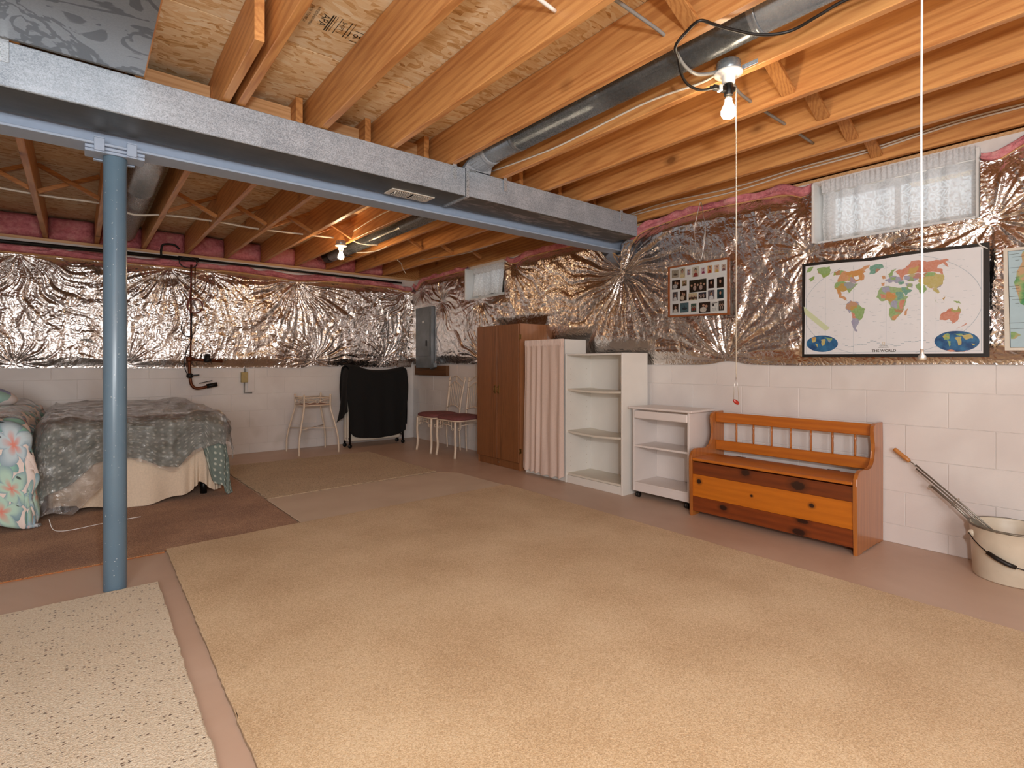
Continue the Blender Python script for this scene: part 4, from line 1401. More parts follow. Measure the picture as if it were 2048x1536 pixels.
rug('carpet', 'largest plain beige carpet covering the middle of the floor', [(.388, -2.4), (2.93, -2.4), (2.955, 3.722), (1.172, 3.703), (.394, 3.667), (.37, 1.5)], .001, .016, M_car_big, M_cut, .003, 1)
rug('carpet', 'smooth tan carpet strip between the big beige carpet and the oatmeal rug', [(1.176, 3.709), (2.945, 3.728), (2.925, 4.46), (2.80, 4.60), (1.16, 4.528)], .001, .009, M_car_mid, M_cut, .002, 2)
rug('rug', 'oatmeal looped rug with a frayed edge in front of the small metal stand', [(1.172, 4.536), (2.785, 4.645), (2.765, 6.20), (1.145, 6.26)], .001, .011, M_car_frg, M_cut, .010, 3)
rug('rug', 'brown tweed rug under the beds with a rust bound front edge', [(-2.6, 3.64), (.385, 3.645), (.392, 3.682), (1.162, 3.716), (1.155, 4.53), (1.136, 5.60), (1.13, 6.5), (-2.6, 6.5)], .001, .008, M_car_brn, M_rust_edge, .003, 4)
rug('rug', 'cream looped rug with dark flecks in front of the blue post', [(-2.4, -1.6), (.286, -1.6), (.296, 2.0), (.306, 3.152), (-2.4, 3.165)], .001, .014, M_car_wht, M_cut, .004, 5, .006)

# ================================================================== CABINETS ALONG THE RIGHT WALL
wd = thing('wardrobe', 'tall brown wood-grain two-door wardrobe against the right wall', 'wardrobe', (3.64, 4.51, 0))
WX0, WX1, WY0, WY1, WH = 3.452, 3.842, 4.143, 4.872, 1.497
MB().box(WX0 + .018, WX1, WY0, WY0 + .016, .0, WH, .001).build('side_panel', M_ward_side, wd)
MB().box(WX0 + .018, WX1, WY1 - .016, WY1, .0, WH, .001).build('side_panel', M_ward_side, wd)
MB().box(WX0 + .018, WX1, WY0 + .0165, WY1 - .0165, WH - .016, WH - .0005, .001).build('top_panel', M_ward, wd)
MB().box(WX1 - .006, WX1 - .001, WY0 + .0165, WY1 - .0165, .05, WH - .017).build('back_panel', M_ward, wd)
MB().box(WX0 + .02, WX1 - .007, WY0 + .0165, WY1 - .0165, .075, .091, .001).build('bottom_panel', M_ward, wd)
MB().box(WX0 + .022, WX0 + .036, WY0 + .0165, WY1 - .0165, .001, .074, .001).build('plinth', M_ward, wd)
mid = (WY0 + WY1) / 2
for a, b_, hy in ((WY0 + .012, mid - .0012, mid - .03), (mid + .0012, WY1 - .003, mid + .03)):
    d = MB().box(WX0, WX0 + .0165, a, b_, .082, WH - .004, .0015).build('door', M_ward, wd)
    MB().box(WX0 - .004, WX0 - .0003, hy - .011, hy + .011, .77, .865, .002) \
        .tube(spline([(WX0 - .004, hy, .845), (WX0 - .02, hy, .838), (WX0 - .024, hy, .815), (WX0 - .02, hy, .79), (WX0 - .004, hy, .785)], 5), .0035, 8).build('handle', M_brass, d)
for z in (.20, 1.36):
    MB().box(WX0 + .006, WX0 + .032, WY0 - .003, WY0 - .0003, z - .024, z + .024, .001).tube([(WX0 + .012, WY0 - .002, z - .026), (WX0 + .012, WY0 - .002, z + .026)], .004, 8).build('hinge', M_brass, wd)
MB().lathe([(.006, -.004), (.006, 0)], (WX0 + .022, 4.50, .042), 10, 'X').build('screw', M_steel, wd)


def bookcase(name, label, x0, x1, y0, y1, h, shelves, mat, top_over=False, plinth=.07):
    b = thing(name, label, 'bookcase', ((x0 + x1) / 2, (y0 + y1) / 2, 0))
    t_ = .017
    for a in (y0, y1 - t_):
        MB().box(x0, x1, a, a + t_, 0, h, .001).build('side_panel', mat, b)
    MB().box(x0 + .004, x1 - .004, y0 + t_ + .0004, y1 - t_ - .0004, h - t_, h - .002, .001).build('top_panel', mat, b)
    MB().box(x1 - .009, x1 - .004, y0 + t_ + .0004, y1 - t_ - .0004, .02, h - t_ - .0005).build('back_panel', mat, b)
    MB().box(x0 + .006, x0 + .02, y0 + t_ + .0004, y1 - t_ - .0004, .001, plinth - .001, .001).build('plinth', mat, b)
    for i, (z, sag) in enumerate(shelves):
        n = 10
        mb = MB()
        A = []
        for k in range(n + 1):
            f = k / n
            y = y0 + t_ + .0006 + (y1 - y0 - 2 * t_ - .0012) * f
            zz = z - sag * 4 * f * (1 - f)
            A.append([mb.b.verts.new(p) for p in ((x0 + .012, y, zz - t_), (x0 + .012, y, zz), (x1 - .0095, y, zz), (x1 - .0095, y, zz - t_))])
        for P, Q in zip(A, A[1:]):
            for k in range(4):
                mb.b.faces.new((P[k], P[(k + 1) % 4], Q[(k + 1) % 4], Q[k]))
        mb.b.faces.new(A[0])
        mb.b.faces.new(A[-1][::-1])
        mb.build('shelf', M_shelf, b)
    return b


bc = bookcase('bookcase', 'open white bookcase with three sagging shelves in the middle of the right wall', 3.472, 3.805, 2.835, 3.505, 1.180, [(.86, .010), (.478, .014), (.088, .0)], M_lam)
mb = MB()
for zz in (.15, .19, .23, .30, .36, .42, .56, .62, .68, .74, .80, .94, .99, 1.04):
    for xx in (3.53, 3.745):
        mb.lathe([(.0025, 3.4872), (.0025, 3.4876)], (xx, 0, zz), 8, 'Y')
mb.build('pin_holes', M_cut, bc)['kind'] = 'stuff'
cc = bookcase('bookcase', 'white bookcase hidden behind a blush cloth curtain beside the wardrobe', 3.485, 3.76, 3.513, 4.075, 1.315, [(.92, 0), (.5, 0), (.088, 0)], M_lam)
MB().tube([(3.470, 3.515, 1.30), (3.470, 4.072, 1.30)], .005, 8).build('curtain_rod', M_steel, cc)

cu = thing('cloth_curtain', 'blush pleated cloth curtain hanging over the front of the white bookcase', 'curtain', (3.46, 3.78, .02))
n, m = 220, 60
s = np.linspace(0, 1, n)[:, None] * np.ones((1, m))
tt = np.linspace(0, 1, m)[None, :] * np.ones((n, 1))
ph = s * 2 * np.pi * 6 + 1.6 * np.sin(s * 7 + 1) + .9 * (tt - .5) * np.sin(s * 13)
amp = .002 + .009 * vnoise(s * 5, tt * 1.2, 21)
fx = amp * np.sin(ph) + .010 * (vnoise(s * 14, tt * 3, 22) - .5)
gath = np.where(tt > .955, .006 * np.sin(s * 2 * np.pi * 34), 0)
wid = .545 + .03 * (1 - tt)
zb_ = .045 - .03 * np.sin(s * 2.8) * (1 - s) + .008 * np.sin(ph)
X = 3.452 + fx * (1 - .55 * np.exp(-((tt - .96) / .03) ** 2)) + gath - .012 * (1 - tt)
Y = 3.505 - .012 * (1 - tt) + wid * s
Z = zb_ + (1.318 - zb_) * tt
grid_mesh('cloth', np.stack([X, Y, Z], -1), M_curt, cu)
hem = tt[:, :6]
grid_mesh('hem', np.stack([X[:, :4] - .0012, Y[:, :4], Z[:, :4]], -1), M_curt, cu)

# rolling cart
ct_ = thing('rolling_cart', 'low white rolling cart with open shelves between bookcase and bench', 'cart', (3.68, 2.52, 0))
CX0, CX1, CY0, CY1 = 3.525, 3.835, 2.252, 2.775
MB().box(CX0 - .02, CX1 + .005, CY0 - .03, CY1 + .03, .722, .738, .003).build('top', M_lam2, ct_)
for a in (CY0, CY1 - .016):
    MB().box(CX0, CX1, a, a + .016, .052, .7215, .001).build('side_panel', M_lam2, ct_)
MB().box(CX0 - .006, CX0 + .010, CY0 + .0165, CY1 - .0165, .645, .708, .008, None, 3).build('front_rail', M_lam2, ct_)
MB().box(CX0 + .004, CX0 + .018, CY0 + .0165, CY1 - .0165, .053, .112, .001).build('plinth', M_lam2, ct_)
MB().box(CX0 + .002, CX1 - .008, CY0 + .0165, CY1 - .0165, .1125, .127, .001).build('shelf', M_lam2, ct_)
MB().box(CX0 + .004, CX1 - .03, CY0 + .0165, CY1 - .0165, .412, .427, .001).build('shelf', M_lam2, ct_)
MB().box(CX1 - .006, CX1 - .002, CY0 + .0165, CY1 - .0165, .1275, .72).build('back_panel', M_lam2, ct_)
for cx, cy in ((CX0 + .03, CY0 + .035), (CX0 + .03, CY1 - .035), (CX1 - .04, CY0 + .035), (CX1 - .04, CY1 - .035)):
    MB().lathe([(.006, -.014), (.021, -.014), (.0215, -.012), (.0215, -.003), (.019, -.002), (.019, .002), (.0215, .003), (.0215, .012), (.021, .014), (.006, .014)], (cx, cy, .0216), 18, 'Y') \
        .box(cx - .014, cx + .014, cy - .004, cy + .004, .02, .0515).build('caster', M_rubber, ct_)

# bench ------------------------------------------------------------
bn = thing('storage_bench', 'varnished pine storage bench with a spindle back against the right wall', 'bench', (3.63, 1.64, 0))
prof = [(3.412, 0), (3.408, .20), (3.400, .395), (3.408, .435), (3.428, .462), (3.462, .477), (3.510, .477), (3.570, .469), (3.628, .469), (3.662, .486), (3.687, .52), (3.698, .565),
        (3.694, .61), (3.682, .655), (3.674, .690), (3.684, .715), (3.710, .728), (3.745, .731), (3.836, .731), (3.840, .60), (3.842, 0), (3.78, 0), (3.77, .012), (3.50, .012), (3.49, 0)]
for y0, y1 in ((1.111, 1.133), (2.155, 2.177)):
    MB().prism(prof, lambda a, b_, d: (a, d, b_), y0, y1, .004).build('side_panel', M_pine_v, bn)
A, B = 1.1336, 2.1544
MB().box(3.418, 3.432, A, B, .040, .1425, .001).build('front_board', M_pine_bot, bn)
MB().box(3.418, 3.432, A, B, .1432, .300, .001).build('front_board', M_pine_mid, bn)
MB().box(3.418, 3.432, A, B, .3007, .388, .001).build('front_board', M_pine_top, bn)
MB().box(3.404, 3.70, A, B, .397, .417, .006, None, 2).build('seat_lid', M_pine, bn)
for y in (1.95, 1.34):
    MB().box(3.700, 3.712, y - .035, y + .035, .412, .4175, .001).build('hinge', M_blackmetal, bn)
MB().box(3.722, 3.742, A, B, .445, .517, .004).build('lower_rail', M_pine, bn)
MB().box(3.722, 3.742, A, B, .652, .724, .004).build('top_rail', M_pine, bn)
for y in (1.996, 1.869, 1.741, 1.613, 1.485, 1.356, 1.228):
    MB().lathe([(.0055, .5165), (.0065, .53), (.0075, .58), (.006, .60), (.0075, .62), (.0060, .6525)], (3.732, y, 0), 10).build('spindle', M_pine_v, bn)
MB().box(3.745, 3.757, A, B, .03, .40, .001).build('rear_board', M_pine, bn)
MB().box(3.433, 3.744, A, B, .045, .057).build('box_floor', M_pine, bn)

# pail with a wringer-handled tool
PLX, PLY = 3.68, .50
pl_ = thing('pail', 'dented cream enamel pail with chipped rim standing by the right wall', 'pail', (PLX, PLY, 0))
MB().lathe([(.0, .004), (.150, .004), (.154, 0), (.158, .006), (.168, .20), (.172, .253), (.176, .258), (.176, .264), (.171, .266), (.168, .262), (.165, .25), (.152, .012), (.0, .0125)], (PLX, PLY, 0), 48).build('body', M_pail, pl_)
MB().lathe([(.1755, .256), (.178, .259), (.178, .264), (.173, .2675), (.168, .264)], (PLX, PLY, 0), 48, 'Z', True, True).build('rim', plain('chipped_rim', '#7C7466', 0.4, 0.3, 0.45, 26), pl_)
ang = math.atan2(.79, -.5)
for a in (ang, ang + math.pi):
    e = Vector((PLX + .173 * math.cos(a), PLY + .173 * math.sin(a), .215))
    MB().lathe([(.0, -.006), (.016, -.004), (.018, .004), (.010, .012), (.0, .013)], e, 12, 'X').build('bail_ear', M_pail, pl_)
e0 = Vector((PLX + .186 * math.cos(ang), PLY + .186 * math.sin(ang), .215))
e1 = Vector((PLX + .186 * math.cos(ang + math.pi), PLY + .186 * math.sin(ang + math.pi), .215))
fw = Vector((-.84, -.55, 0))
arc = []
for k in range(17):
    a = math.pi * k / 16
    arc.append((e0 + e1) / 2 + (e0 - e1) / 2 * math.cos(a) + (fw * .19 + Vector((0, 0, -.115))) * math.sin(a))
MB().tube(arc, .0028, 6).build('bail_wire', M_blackmetal, pl_)
mid_ = arc[7:10]
MB().tube([arc[3], arc[4], arc[5], arc[6]], [.010, .0115, .0115, .010], 12).build('bail_grip', M_rubber, pl_)

tl = thing('metal_rod_tool', 'long tool of two steel rods with a turned wooden grip, propped in the cream pail', 'tool', (3.66, .60, .26))
g0, g1 = Vector((3.806, 1.045, .578)), Vector((3.800, .965, .513))
ax = (g1 - g0).normalized()
lowp = Vector((3.655, .545, .195))
MB().tube([g0 + ax * f * (g1 - g0).length for f in (0, .04, .2, .45, .7, .92, 1.0)], [.008, .0115, .0125, .0115, .0135, .012, .008], 12).build('grip', M_grip, tl)
hd = (lowp - g1).normalized()
sd = hd.cross(Vector((1, 0, 0))).normalized() * .013
MB().tube([g1, g1 + hd * .02 + sd * .3, g1 + hd * .04], .0035, 8).build('wire_neck', M_steel, tl)
MB().tube([g1 + hd * .035 + sd * .55, lowp + sd * .55], .0048, 10).build('rod', M_steel, tl)
MB().tube([g1 + hd * .05 - sd * .6, g1 + hd * .30 - sd * .6, lowp - sd * .6], .0048, 10).build('rod', M_steel, tl)
MB().tube([g1 + hd * .17 - sd * 2.0, g1 + hd * .30 - sd * 1.9, g1 + hd * .40 - sd * 2.2], .0075, 10).lathe([(.009, -.006), (.009, .006)], g1 + hd * .165 - sd * 2.4, 12, 'X').build('spring_bar', M_steel, tl)
MB().tube([g1 + hd * .30 - sd * 2.8, g1 + hd * .30 + sd * 1.5], .0045, 8).build('clamp', M_wire, tl)
b_ = g1 + hd * .40
MB().prism([(-.01, .0), (.012, .0), (.028, .12), (-.022, .13)], lambda a, c, d: tuple(b_ + sd.normalized() * a * .8 - sd * 1.3 + hd * c + Vector((d, 0, 0))), -.006, .006, .002).build('blade', M_steel, tl)

# ================================================================== THINGS HUNG ON THE FOIL
MAPDATA = """
G 1.361,1.652 1.354,1.674 1.325,1.684 1.295,1.674 1.318,1.651 1.344,1.654
O 1.312,1.664 1.292,1.674 1.241,1.666 1.216,1.673 1.154,1.692 1.16,1.679 1.185,1.665 1.176,1.653 1.191,1.645 1.185,1.609 1.203,1.604 1.235,1.59 1.26,1.6 1.331,1.605 1.328,1.634 1.318,1.651
W 1.244,1.634 1.216,1.637 1.21,1.619 1.225,1.61 1.241,1.623
G 1.344,1.607 1.26,1.6 1.238,1.587 1.216,1.584 1.25,1.553 1.263,1.533 1.279,1.552 1.312,1.545 1.334,1.562 1.351,1.571 1.35,1.596
O 1.344,1.566 1.318,1.553 1.312,1.519 1.292,1.51 1.279,1.484 1.305,1.501 1.325,1.51 1.334,1.536
V 1.279,1.47 1.26,1.486 1.216,1.471 1.21,1.449 1.241,1.431 1.266,1.404 1.282,1.427 1.286,1.449
G 1.26,1.45 1.21,1.453 1.179,1.426 1.191,1.377 1.216,1.351 1.235,1.387 1.26,1.418
V 1.25,1.374 1.216,1.365 1.216,1.337 1.231,1.309 1.222,1.287 1.238,1.292 1.25,1.331
R 1.257,1.41 1.235,1.395 1.228,1.373 1.25,1.374
T 1.154,1.682 1.13,1.689 1.089,1.686 1.083,1.665 1.112,1.648 1.148,1.636 1.16,1.634 1.154,1.661
L 1.109,1.531 1.094,1.55 1.059,1.553 0.997,1.535 0.98,1.49 0.958,1.481 0.974,1.443 0.986,1.397 1.002,1.378 1.025,1.346 1.042,1.347 1.054,1.395 1.057,1.45 1.065,1.471 1.1,1.468 1.121,1.49
V 1.089,1.548 1.054,1.549 1.048,1.517 1.065,1.505 1.092,1.529
O 1.065,1.512 1.025,1.508 1.025,1.474 1.065,1.478
T 1.022,1.511 0.988,1.508 0.983,1.47 1.014,1.463
V 1.048,1.46 1.011,1.456 1.014,1.413 1.048,1.429
G 1.051,1.422 1.025,1.413 1.028,1.38 1.048,1.375
O 1.041,1.367 1.005,1.382 1.022,1.349 1.038,1.348
T 0.994,1.539 0.963,1.535 0.941,1.513 0.972,1.483
R 1,1.459 0.974,1.462 0.986,1.41 1.002,1.412
R 1.1,1.509 1.071,1.506 1.071,1.479 1.094,1.481
G 1.059,1.624 1.042,1.646 1.019,1.649 1.036,1.625 1.034,1.604 1.054,1.603
O 1.092,1.615 1.074,1.616 1.071,1.598 1.086,1.597
V 1.077,1.589 1.048,1.609 1.002,1.6 0.98,1.577 1.002,1.56 1.036,1.577 1.054,1.569
G 1.048,1.607 1.019,1.602 1.022,1.582 1.042,1.585
O 1.097,1.574 1.077,1.576 1.077,1.558 1.094,1.557
R 1.025,1.633 1.002,1.644 0.974,1.65 0.947,1.683 0.898,1.679 0.845,1.671 0.784,1.674 0.774,1.663 0.789,1.656 0.774,1.625 0.799,1.651 0.822,1.642 0.825,1.626 0.799,1.613 0.799,1.59 0.835,1.608 0.898,1.61 0.936,1.611 0.98,1.607 0.986,1.578 1.002,1.607
V 0.98,1.604 0.936,1.611 0.893,1.603 0.898,1.58 0.936,1.565 0.98,1.584
Y 0.909,1.588 0.872,1.59 0.835,1.605 0.799,1.59 0.799,1.536 0.825,1.513 0.851,1.516 0.882,1.539 0.914,1.563
G 0.89,1.601 0.836,1.604 0.84,1.586 0.877,1.585
V 0.974,1.56 0.939,1.552 0.939,1.529 0.963,1.535
T 1.011,1.571 0.98,1.57 0.98,1.557 1.008,1.557
G 0.925,1.544 0.898,1.548 0.872,1.515 0.887,1.494 0.89,1.478 0.909,1.513 0.92,1.524
Y 0.851,1.515 0.825,1.512 0.814,1.49 0.822,1.481 0.835,1.495
L 0.843,1.464 0.822,1.429 0.832,1.44
L 0.802,1.453 0.789,1.465 0.794,1.437
L 0.754,1.436 0.729,1.434 0.715,1.414 0.739,1.422
R 0.812,1.361 0.799,1.376 0.774,1.394 0.759,1.402 0.754,1.389 0.739,1.384 0.732,1.406 0.724,1.365 0.734,1.328 0.759,1.31 0.769,1.336 0.789,1.331 0.814,1.336
R 0.741,1.284 0.695,1.313 0.705,1.298 0.739,1.281
O 0.98,1.373 0.977,1.396 0.961,1.412 0.969,1.372
G 1.513,1.721 1.477,1.726 1.488,1.703 1.517,1.691
G 1.446,1.712 1.378,1.715 1.372,1.687 1.391,1.656 1.418,1.645 1.446,1.678 1.456,1.706
G 1.506,1.648 1.47,1.666 1.474,1.644 1.495,1.628
P 1.537,1.469 1.378,1.317 1.405,1.3 1.531,1.419
B 1.331,1.216 1.333,1.204 1.34,1.194 1.351,1.185 1.365,1.176 1.383,1.17 1.403,1.166 1.423,1.165 1.445,1.167 1.465,1.172 1.484,1.178 1.499,1.188 1.511,1.198 1.518,1.209 1.52,1.222 1.518,1.234 1.511,1.245 1.499,1.255 1.484,1.263 1.465,1.269 1.445,1.272 1.423,1.272 1.403,1.271 1.383,1.265 1.365,1.259 1.351,1.25 1.34,1.24 1.333,1.228
B 0.643,1.208 0.645,1.196 0.652,1.185 0.663,1.174 0.678,1.166 0.696,1.159 0.716,1.155 0.738,1.154 0.76,1.156 0.78,1.161 0.8,1.168 0.815,1.177 0.828,1.189 0.835,1.202 0.838,1.215 0.835,1.228 0.828,1.24 0.815,1.251 0.8,1.26 0.78,1.266 0.76,1.269 0.738,1.269 0.716,1.267 0.696,1.262 0.678,1.254 0.663,1.245 0.652,1.233 0.645,1.221
Y 1.488,1.258 1.46,1.261 1.463,1.235 1.481,1.228
Y 1.463,1.224 1.45,1.216 1.454,1.186
Y 1.432,1.245 1.405,1.248 1.408,1.215 1.422,1.204
G 1.412,1.259 1.364,1.254 1.378,1.225
G 0.802,1.242 0.774,1.257 0.769,1.228 0.794,1.223
G 0.781,1.219 0.764,1.212 0.771,1.184
Y 0.749,1.231 0.719,1.236 0.719,1.195 0.732,1.189
Y 0.724,1.252 0.681,1.253 0.671,1.225 0.7,1.22
G 0.754,1.256 0.69,1.257 0.724,1.239
Y 0.676,1.2 0.66,1.197 0.671,1.188
R 0.789,1.165 0.744,1.159 0.69,1.167 0.705,1.154 0.769,1.155
"""
PALM = {'G': '#6F9A3C', 'O': '#BF7E35', 'W': '#E4E5E6', 'V': '#8A8CA6', 'T': '#3F8A74', 'L': '#7FA05A', 'R': '#C06B45', 'Y': '#B0A043', 'P': '#C7D1AC', 'B': '#1F4F7E'}


def mapink(k, v):
    """print colour broken up by neighbouring country tints"""
    t = NT('map_ink_' + k, 0.45)
    base = lin(v)
    if k in 'GOVTLRY':
        vv = t.vadd(t.obj(), t.n('ShaderNodeVectorMath', {0: t.noise(t.obj(), 40, 2).outputs['Color'], 3: .03}, operation='SCALE').outputs[0])
        q = t.n('ShaderNodeSeparateColor', {0: t.vor(vv, 19).outputs['Color']})
        alt = t.ramp(q.outputs[0], [(0.0, lin('#8FA552')), (.2, lin('#C08A45')), (.4, lin('#9894AC')), (.6, lin('#B9A85A')), (.8, lin('#B97055'))], 'CONSTANT')
        t.col(t.mix(t.math('MULTIPLY', t.math('GREATER_THAN', q.outputs[1], .70), .7), t.mix(t.math('MULTIPLY', t.noise(t.obj(), 90, 3).outputs[0], .35), base, lin('#DCDCD8')), alt))
    elif k == 'B':
        t.col(t.ramp(t.noise(t.obj(), 26, 3).outputs[0], [(.35, lin('#1B4473')), (.65, lin('#34719C'))]))
    else:
        t.col(base)
    return t.m


MAPM = {k: mapink(k, v) for k, v in PALM.items()}
M_mapblack = plain('black_map_mount', '#191614', 0.4)
M_mapsheet = plain('map_paper', '#DEDFE1', 0.35, 0, 0.015, 14)
M_mapline = plain('map_fine_line', '#A9B6BE', 0.5)
M_maptext = plain('map_lettering', '#3B3323', 0.6)
MX = 3.7525
mp = thing('world_map', 'wide world political map on a black mount, taped to the foil under the window', 'map', (MX, 1.08, 1.44))


def top_wave(y):
    return 1.754 - .010 * math.exp(-((y - 1.15) / .12) ** 2) - .019 * (1.545 - y) / .94


mb = MB()
n = 24
pts = [(1.548 - .945 * i / n, top_wave(1.548 - .945 * i / n)) for i in range(n + 1)] + [(.603, 1.124), (1.549, 1.131)]
mb.prism(pts, lambda a, b_, d: (d, a, b_), MX, MX + .004).build('mount', M_mapblack, mp)
pts = [(1.526 - .897 * i / n, top_wave(1.526 - .897 * i / n) - .019) for i in range(n + 1)] + [(.629, 1.144), (1.534, 1.152)]
MB().prism(pts, lambda a, b_, d: (d, a, b_), MX - .0012, MX - .0002).build('sheet', M_mapsheet, mp)
def flat_poly(name, P, d, mat, parent):
    """one flat printed patch facing the room (-x)"""
    from mathutils.geometry import tessellate_polygon
    off = Vector(WLOC[parent.name])
    V = [Vector((d, p[0], p[1])) - off for p in P]
    T = tessellate_polygon([[Vector((p[0], p[1], 0)) for p in P]])
    F = []
    for q in T:
        nx = (V[q[1]] - V[q[0]]).cross(V[q[2]] - V[q[0]]).x
        F.append(tuple(q) if nx < 0 else (q[0], q[2], q[1]))
    me = bpy.data.meshes.new(name)
    me.from_pydata([tuple(v) for v in V], [], F)
    return link(name, me, mat, parent)


def coast(P, seed):
    """roughen an outline by midpoint displacement"""
    rr = random.Random(seed)
    for lev in range(2):
        Q = []
        for i, p in enumerate(P):
            q = P[(i + 1) % len(P)]
            dx, dy = q[0] - p[0], q[1] - p[1]
            k = rr.uniform(-.16, .16)
            Q += [p, ((p[0] + q[0]) / 2 - dy * k, (p[1] + q[1]) / 2 + dx * k)]
        P = Q
    return P


for q, ln in enumerate(MAPDATA.strip().split('\n')):
    k, *pp = ln.split()
    P = [tuple(float(c) for c in p.split(',')) for p in pp]
    if k == 'P':
        flat_poly('tape_print', P, MX - .0016 - q * .00002, MAPM[k], mp)
    else:
        flat_poly('globe_print' if k == 'B' else 'land_print', P if k == 'B' else coast(P, q), MX - .0016 - q * .00002, MAPM[k], mp)
mb = MB()
for a0, a1 in ((100, 262), (-82, 60)):
    arc = [(MX - .0016, 1.085 + .455 * math.cos(R(a)), 1.435 + .30 * math.sin(R(a))) for a in np.linspace(a0, a1, 40)]
    arc = [p for p in arc if .632 < p[1] < 1.528 and 1.15 < p[2] < top_wave(p[1]) - .022]
    for p, q in zip(arc, arc[1:]):
        if abs(p[1] - q[1]) < .05:
            mb.bar(p, q, .0024, .0003, (1, 0, 0))
for yy in (1.404, 1.245, 1.07, .83):
    mb.box(MX - .0014, MX - .0012, yy - .0005, yy + .0005, 1.15, 1.70)
for zz in (1.157, 1.1605):
    mb.box(MX - .0015, MX - .0012, .64, 1.525, zz - .0006, zz + .0006)
for yy in (.636, 1.520):
    mb.box(MX - .0015, MX - .0012, yy - .0015, yy + .0015, 1.155, 1.70)
for i in range(260):
    yy, zz = random.uniform(.66, 1.50), random.uniform(1.23, 1.69)
    mb.box(MX - .0014, MX - .0012, yy, yy + random.uniform(.004, .02), zz, zz + .0012)
for i in range(26):
    yy = .86 + .45 * i / 26
    zz = 1.208 + .012 * math.sin(i * .5) + .006 * math.sin(i * 1.3)
    mb.box(MX - .0014, MX - .0012, yy, yy + .016, zz, zz + .004)
mb.build('grid_lines', M_mapline, mp)['kind'] = 'stuff'


def mapfn(cy, cz):
    return lambda a, b_: (MX - .0017, cy - a, cz + b_)


text_mesh('THE WORLD', .0215, M_maptext, 'title_lettering', mp, mapfn(1.082, 1.166), bold=True)
text_mesh('NATIONAL', .0085, M_maptext, 'small_lettering', mp, mapfn(1.083, 1.1955))
text_mesh('GEOGRAPHIC', .0085, M_maptext, 'small_lettering', mp, mapfn(1.083, 1.1865))
mb = MB()
for a, b_, c, d in ((-.006, .006, .0, .0015), (-.006, .006, .0125, .014), (-.006, -.0045, .0, .014), (.0045, .006, .0, .014)):
    mb.box(MX - .0016, MX - .0012, 1.083 + a, 1.083 + b_, 1.204 + c, 1.204 + d)
mb.build('yellow_frame', plain('map_yellow', '#C9A94A', 0.5), mp)

m2 = thing('wall_map', 'cream bordered sea-blue map of a coast, cut off at the right edge of the picture', 'map', (MX, .2, 1.43))
MB().prism([(.549, 1.690), (-.16, 1.665), (-.16, 1.150), (.543, 1.158)], lambda a, b_, d: (d, a, b_), MX + .001, MX + .005).build('sheet', plain('cream_map_paper', '#D6CFC0', 0.5, 0, 0.03), m2)
MB().prism([(.532, 1.674), (-.142, 1.65), (-.142, 1.165), (.523, 1.172)], lambda a, b_, d: (d, a, b_), MX - .0002, MX + .0008).build('neat_line', M_mapblack, m2)
MB().prism([(.5295, 1.6715), (-.14, 1.648), (-.14, 1.167), (.5205, 1.1745)], lambda a, b_, d: (d, a, b_), MX - .0006, MX - .0003).build('sea_print', plain('sea_print', '#A9C2CA', 0.5, 0, 0.04, 20), m2)
P1 = [(.474, 1.664), (.48, 1.646), (.476, 1.613), (.48, 1.6), (.497, 1.564), (.499, 1.533), (.508, 1.509), (.502, 1.482), (.493, 1.443), (.484, 1.398), (.46, 1.38), (.40, 1.34), (.33, 1.32), (.22, 1.36), (.10, 1.40), (.0, 1.45), (-.10, 1.47), (-.13, 1.55), (-.13, 1.643)]
P2 = [(.520, 1.254), (.504, 1.253), (.48, 1.236), (.493, 1.229), (.504, 1.217), (.519, 1.217)]
t = NT('land_print', 0.5)
t.col(t.ramp(t.noise(t.obj(), 16, 3).outputs[0], [(0.40, lin('#3F8A52')), (0.52, lin('#8FA86A')), (0.6, lin('#B99A72'))]))
flat_poly('land_print', P1, MX - .0009, t.m, m2)
flat_poly('land_print', P2, MX - .0009, t.m, m2)
mb = MB()
for i, zz in enumerate((1.655, 1.64, 1.622, 1.60, 1.585, 1.562, 1.535, 1.512, 1.49, 1.478, 1.462, 1.449, 1.436, 1.42, 1.40, 1.385, 1.30)):
    mb.box(MX - .0011, MX - .0008, .487 - .02 * (i % 3 == 1), .527 - .012 * (i % 4), zz - .0008, zz + .0008)
mb.box(MX - .0011, MX - .0008, -.13, .521, 1.2685, 1.2698)
mb.build('name_lines', M_maptext, m2)['kind'] = 'stuff'

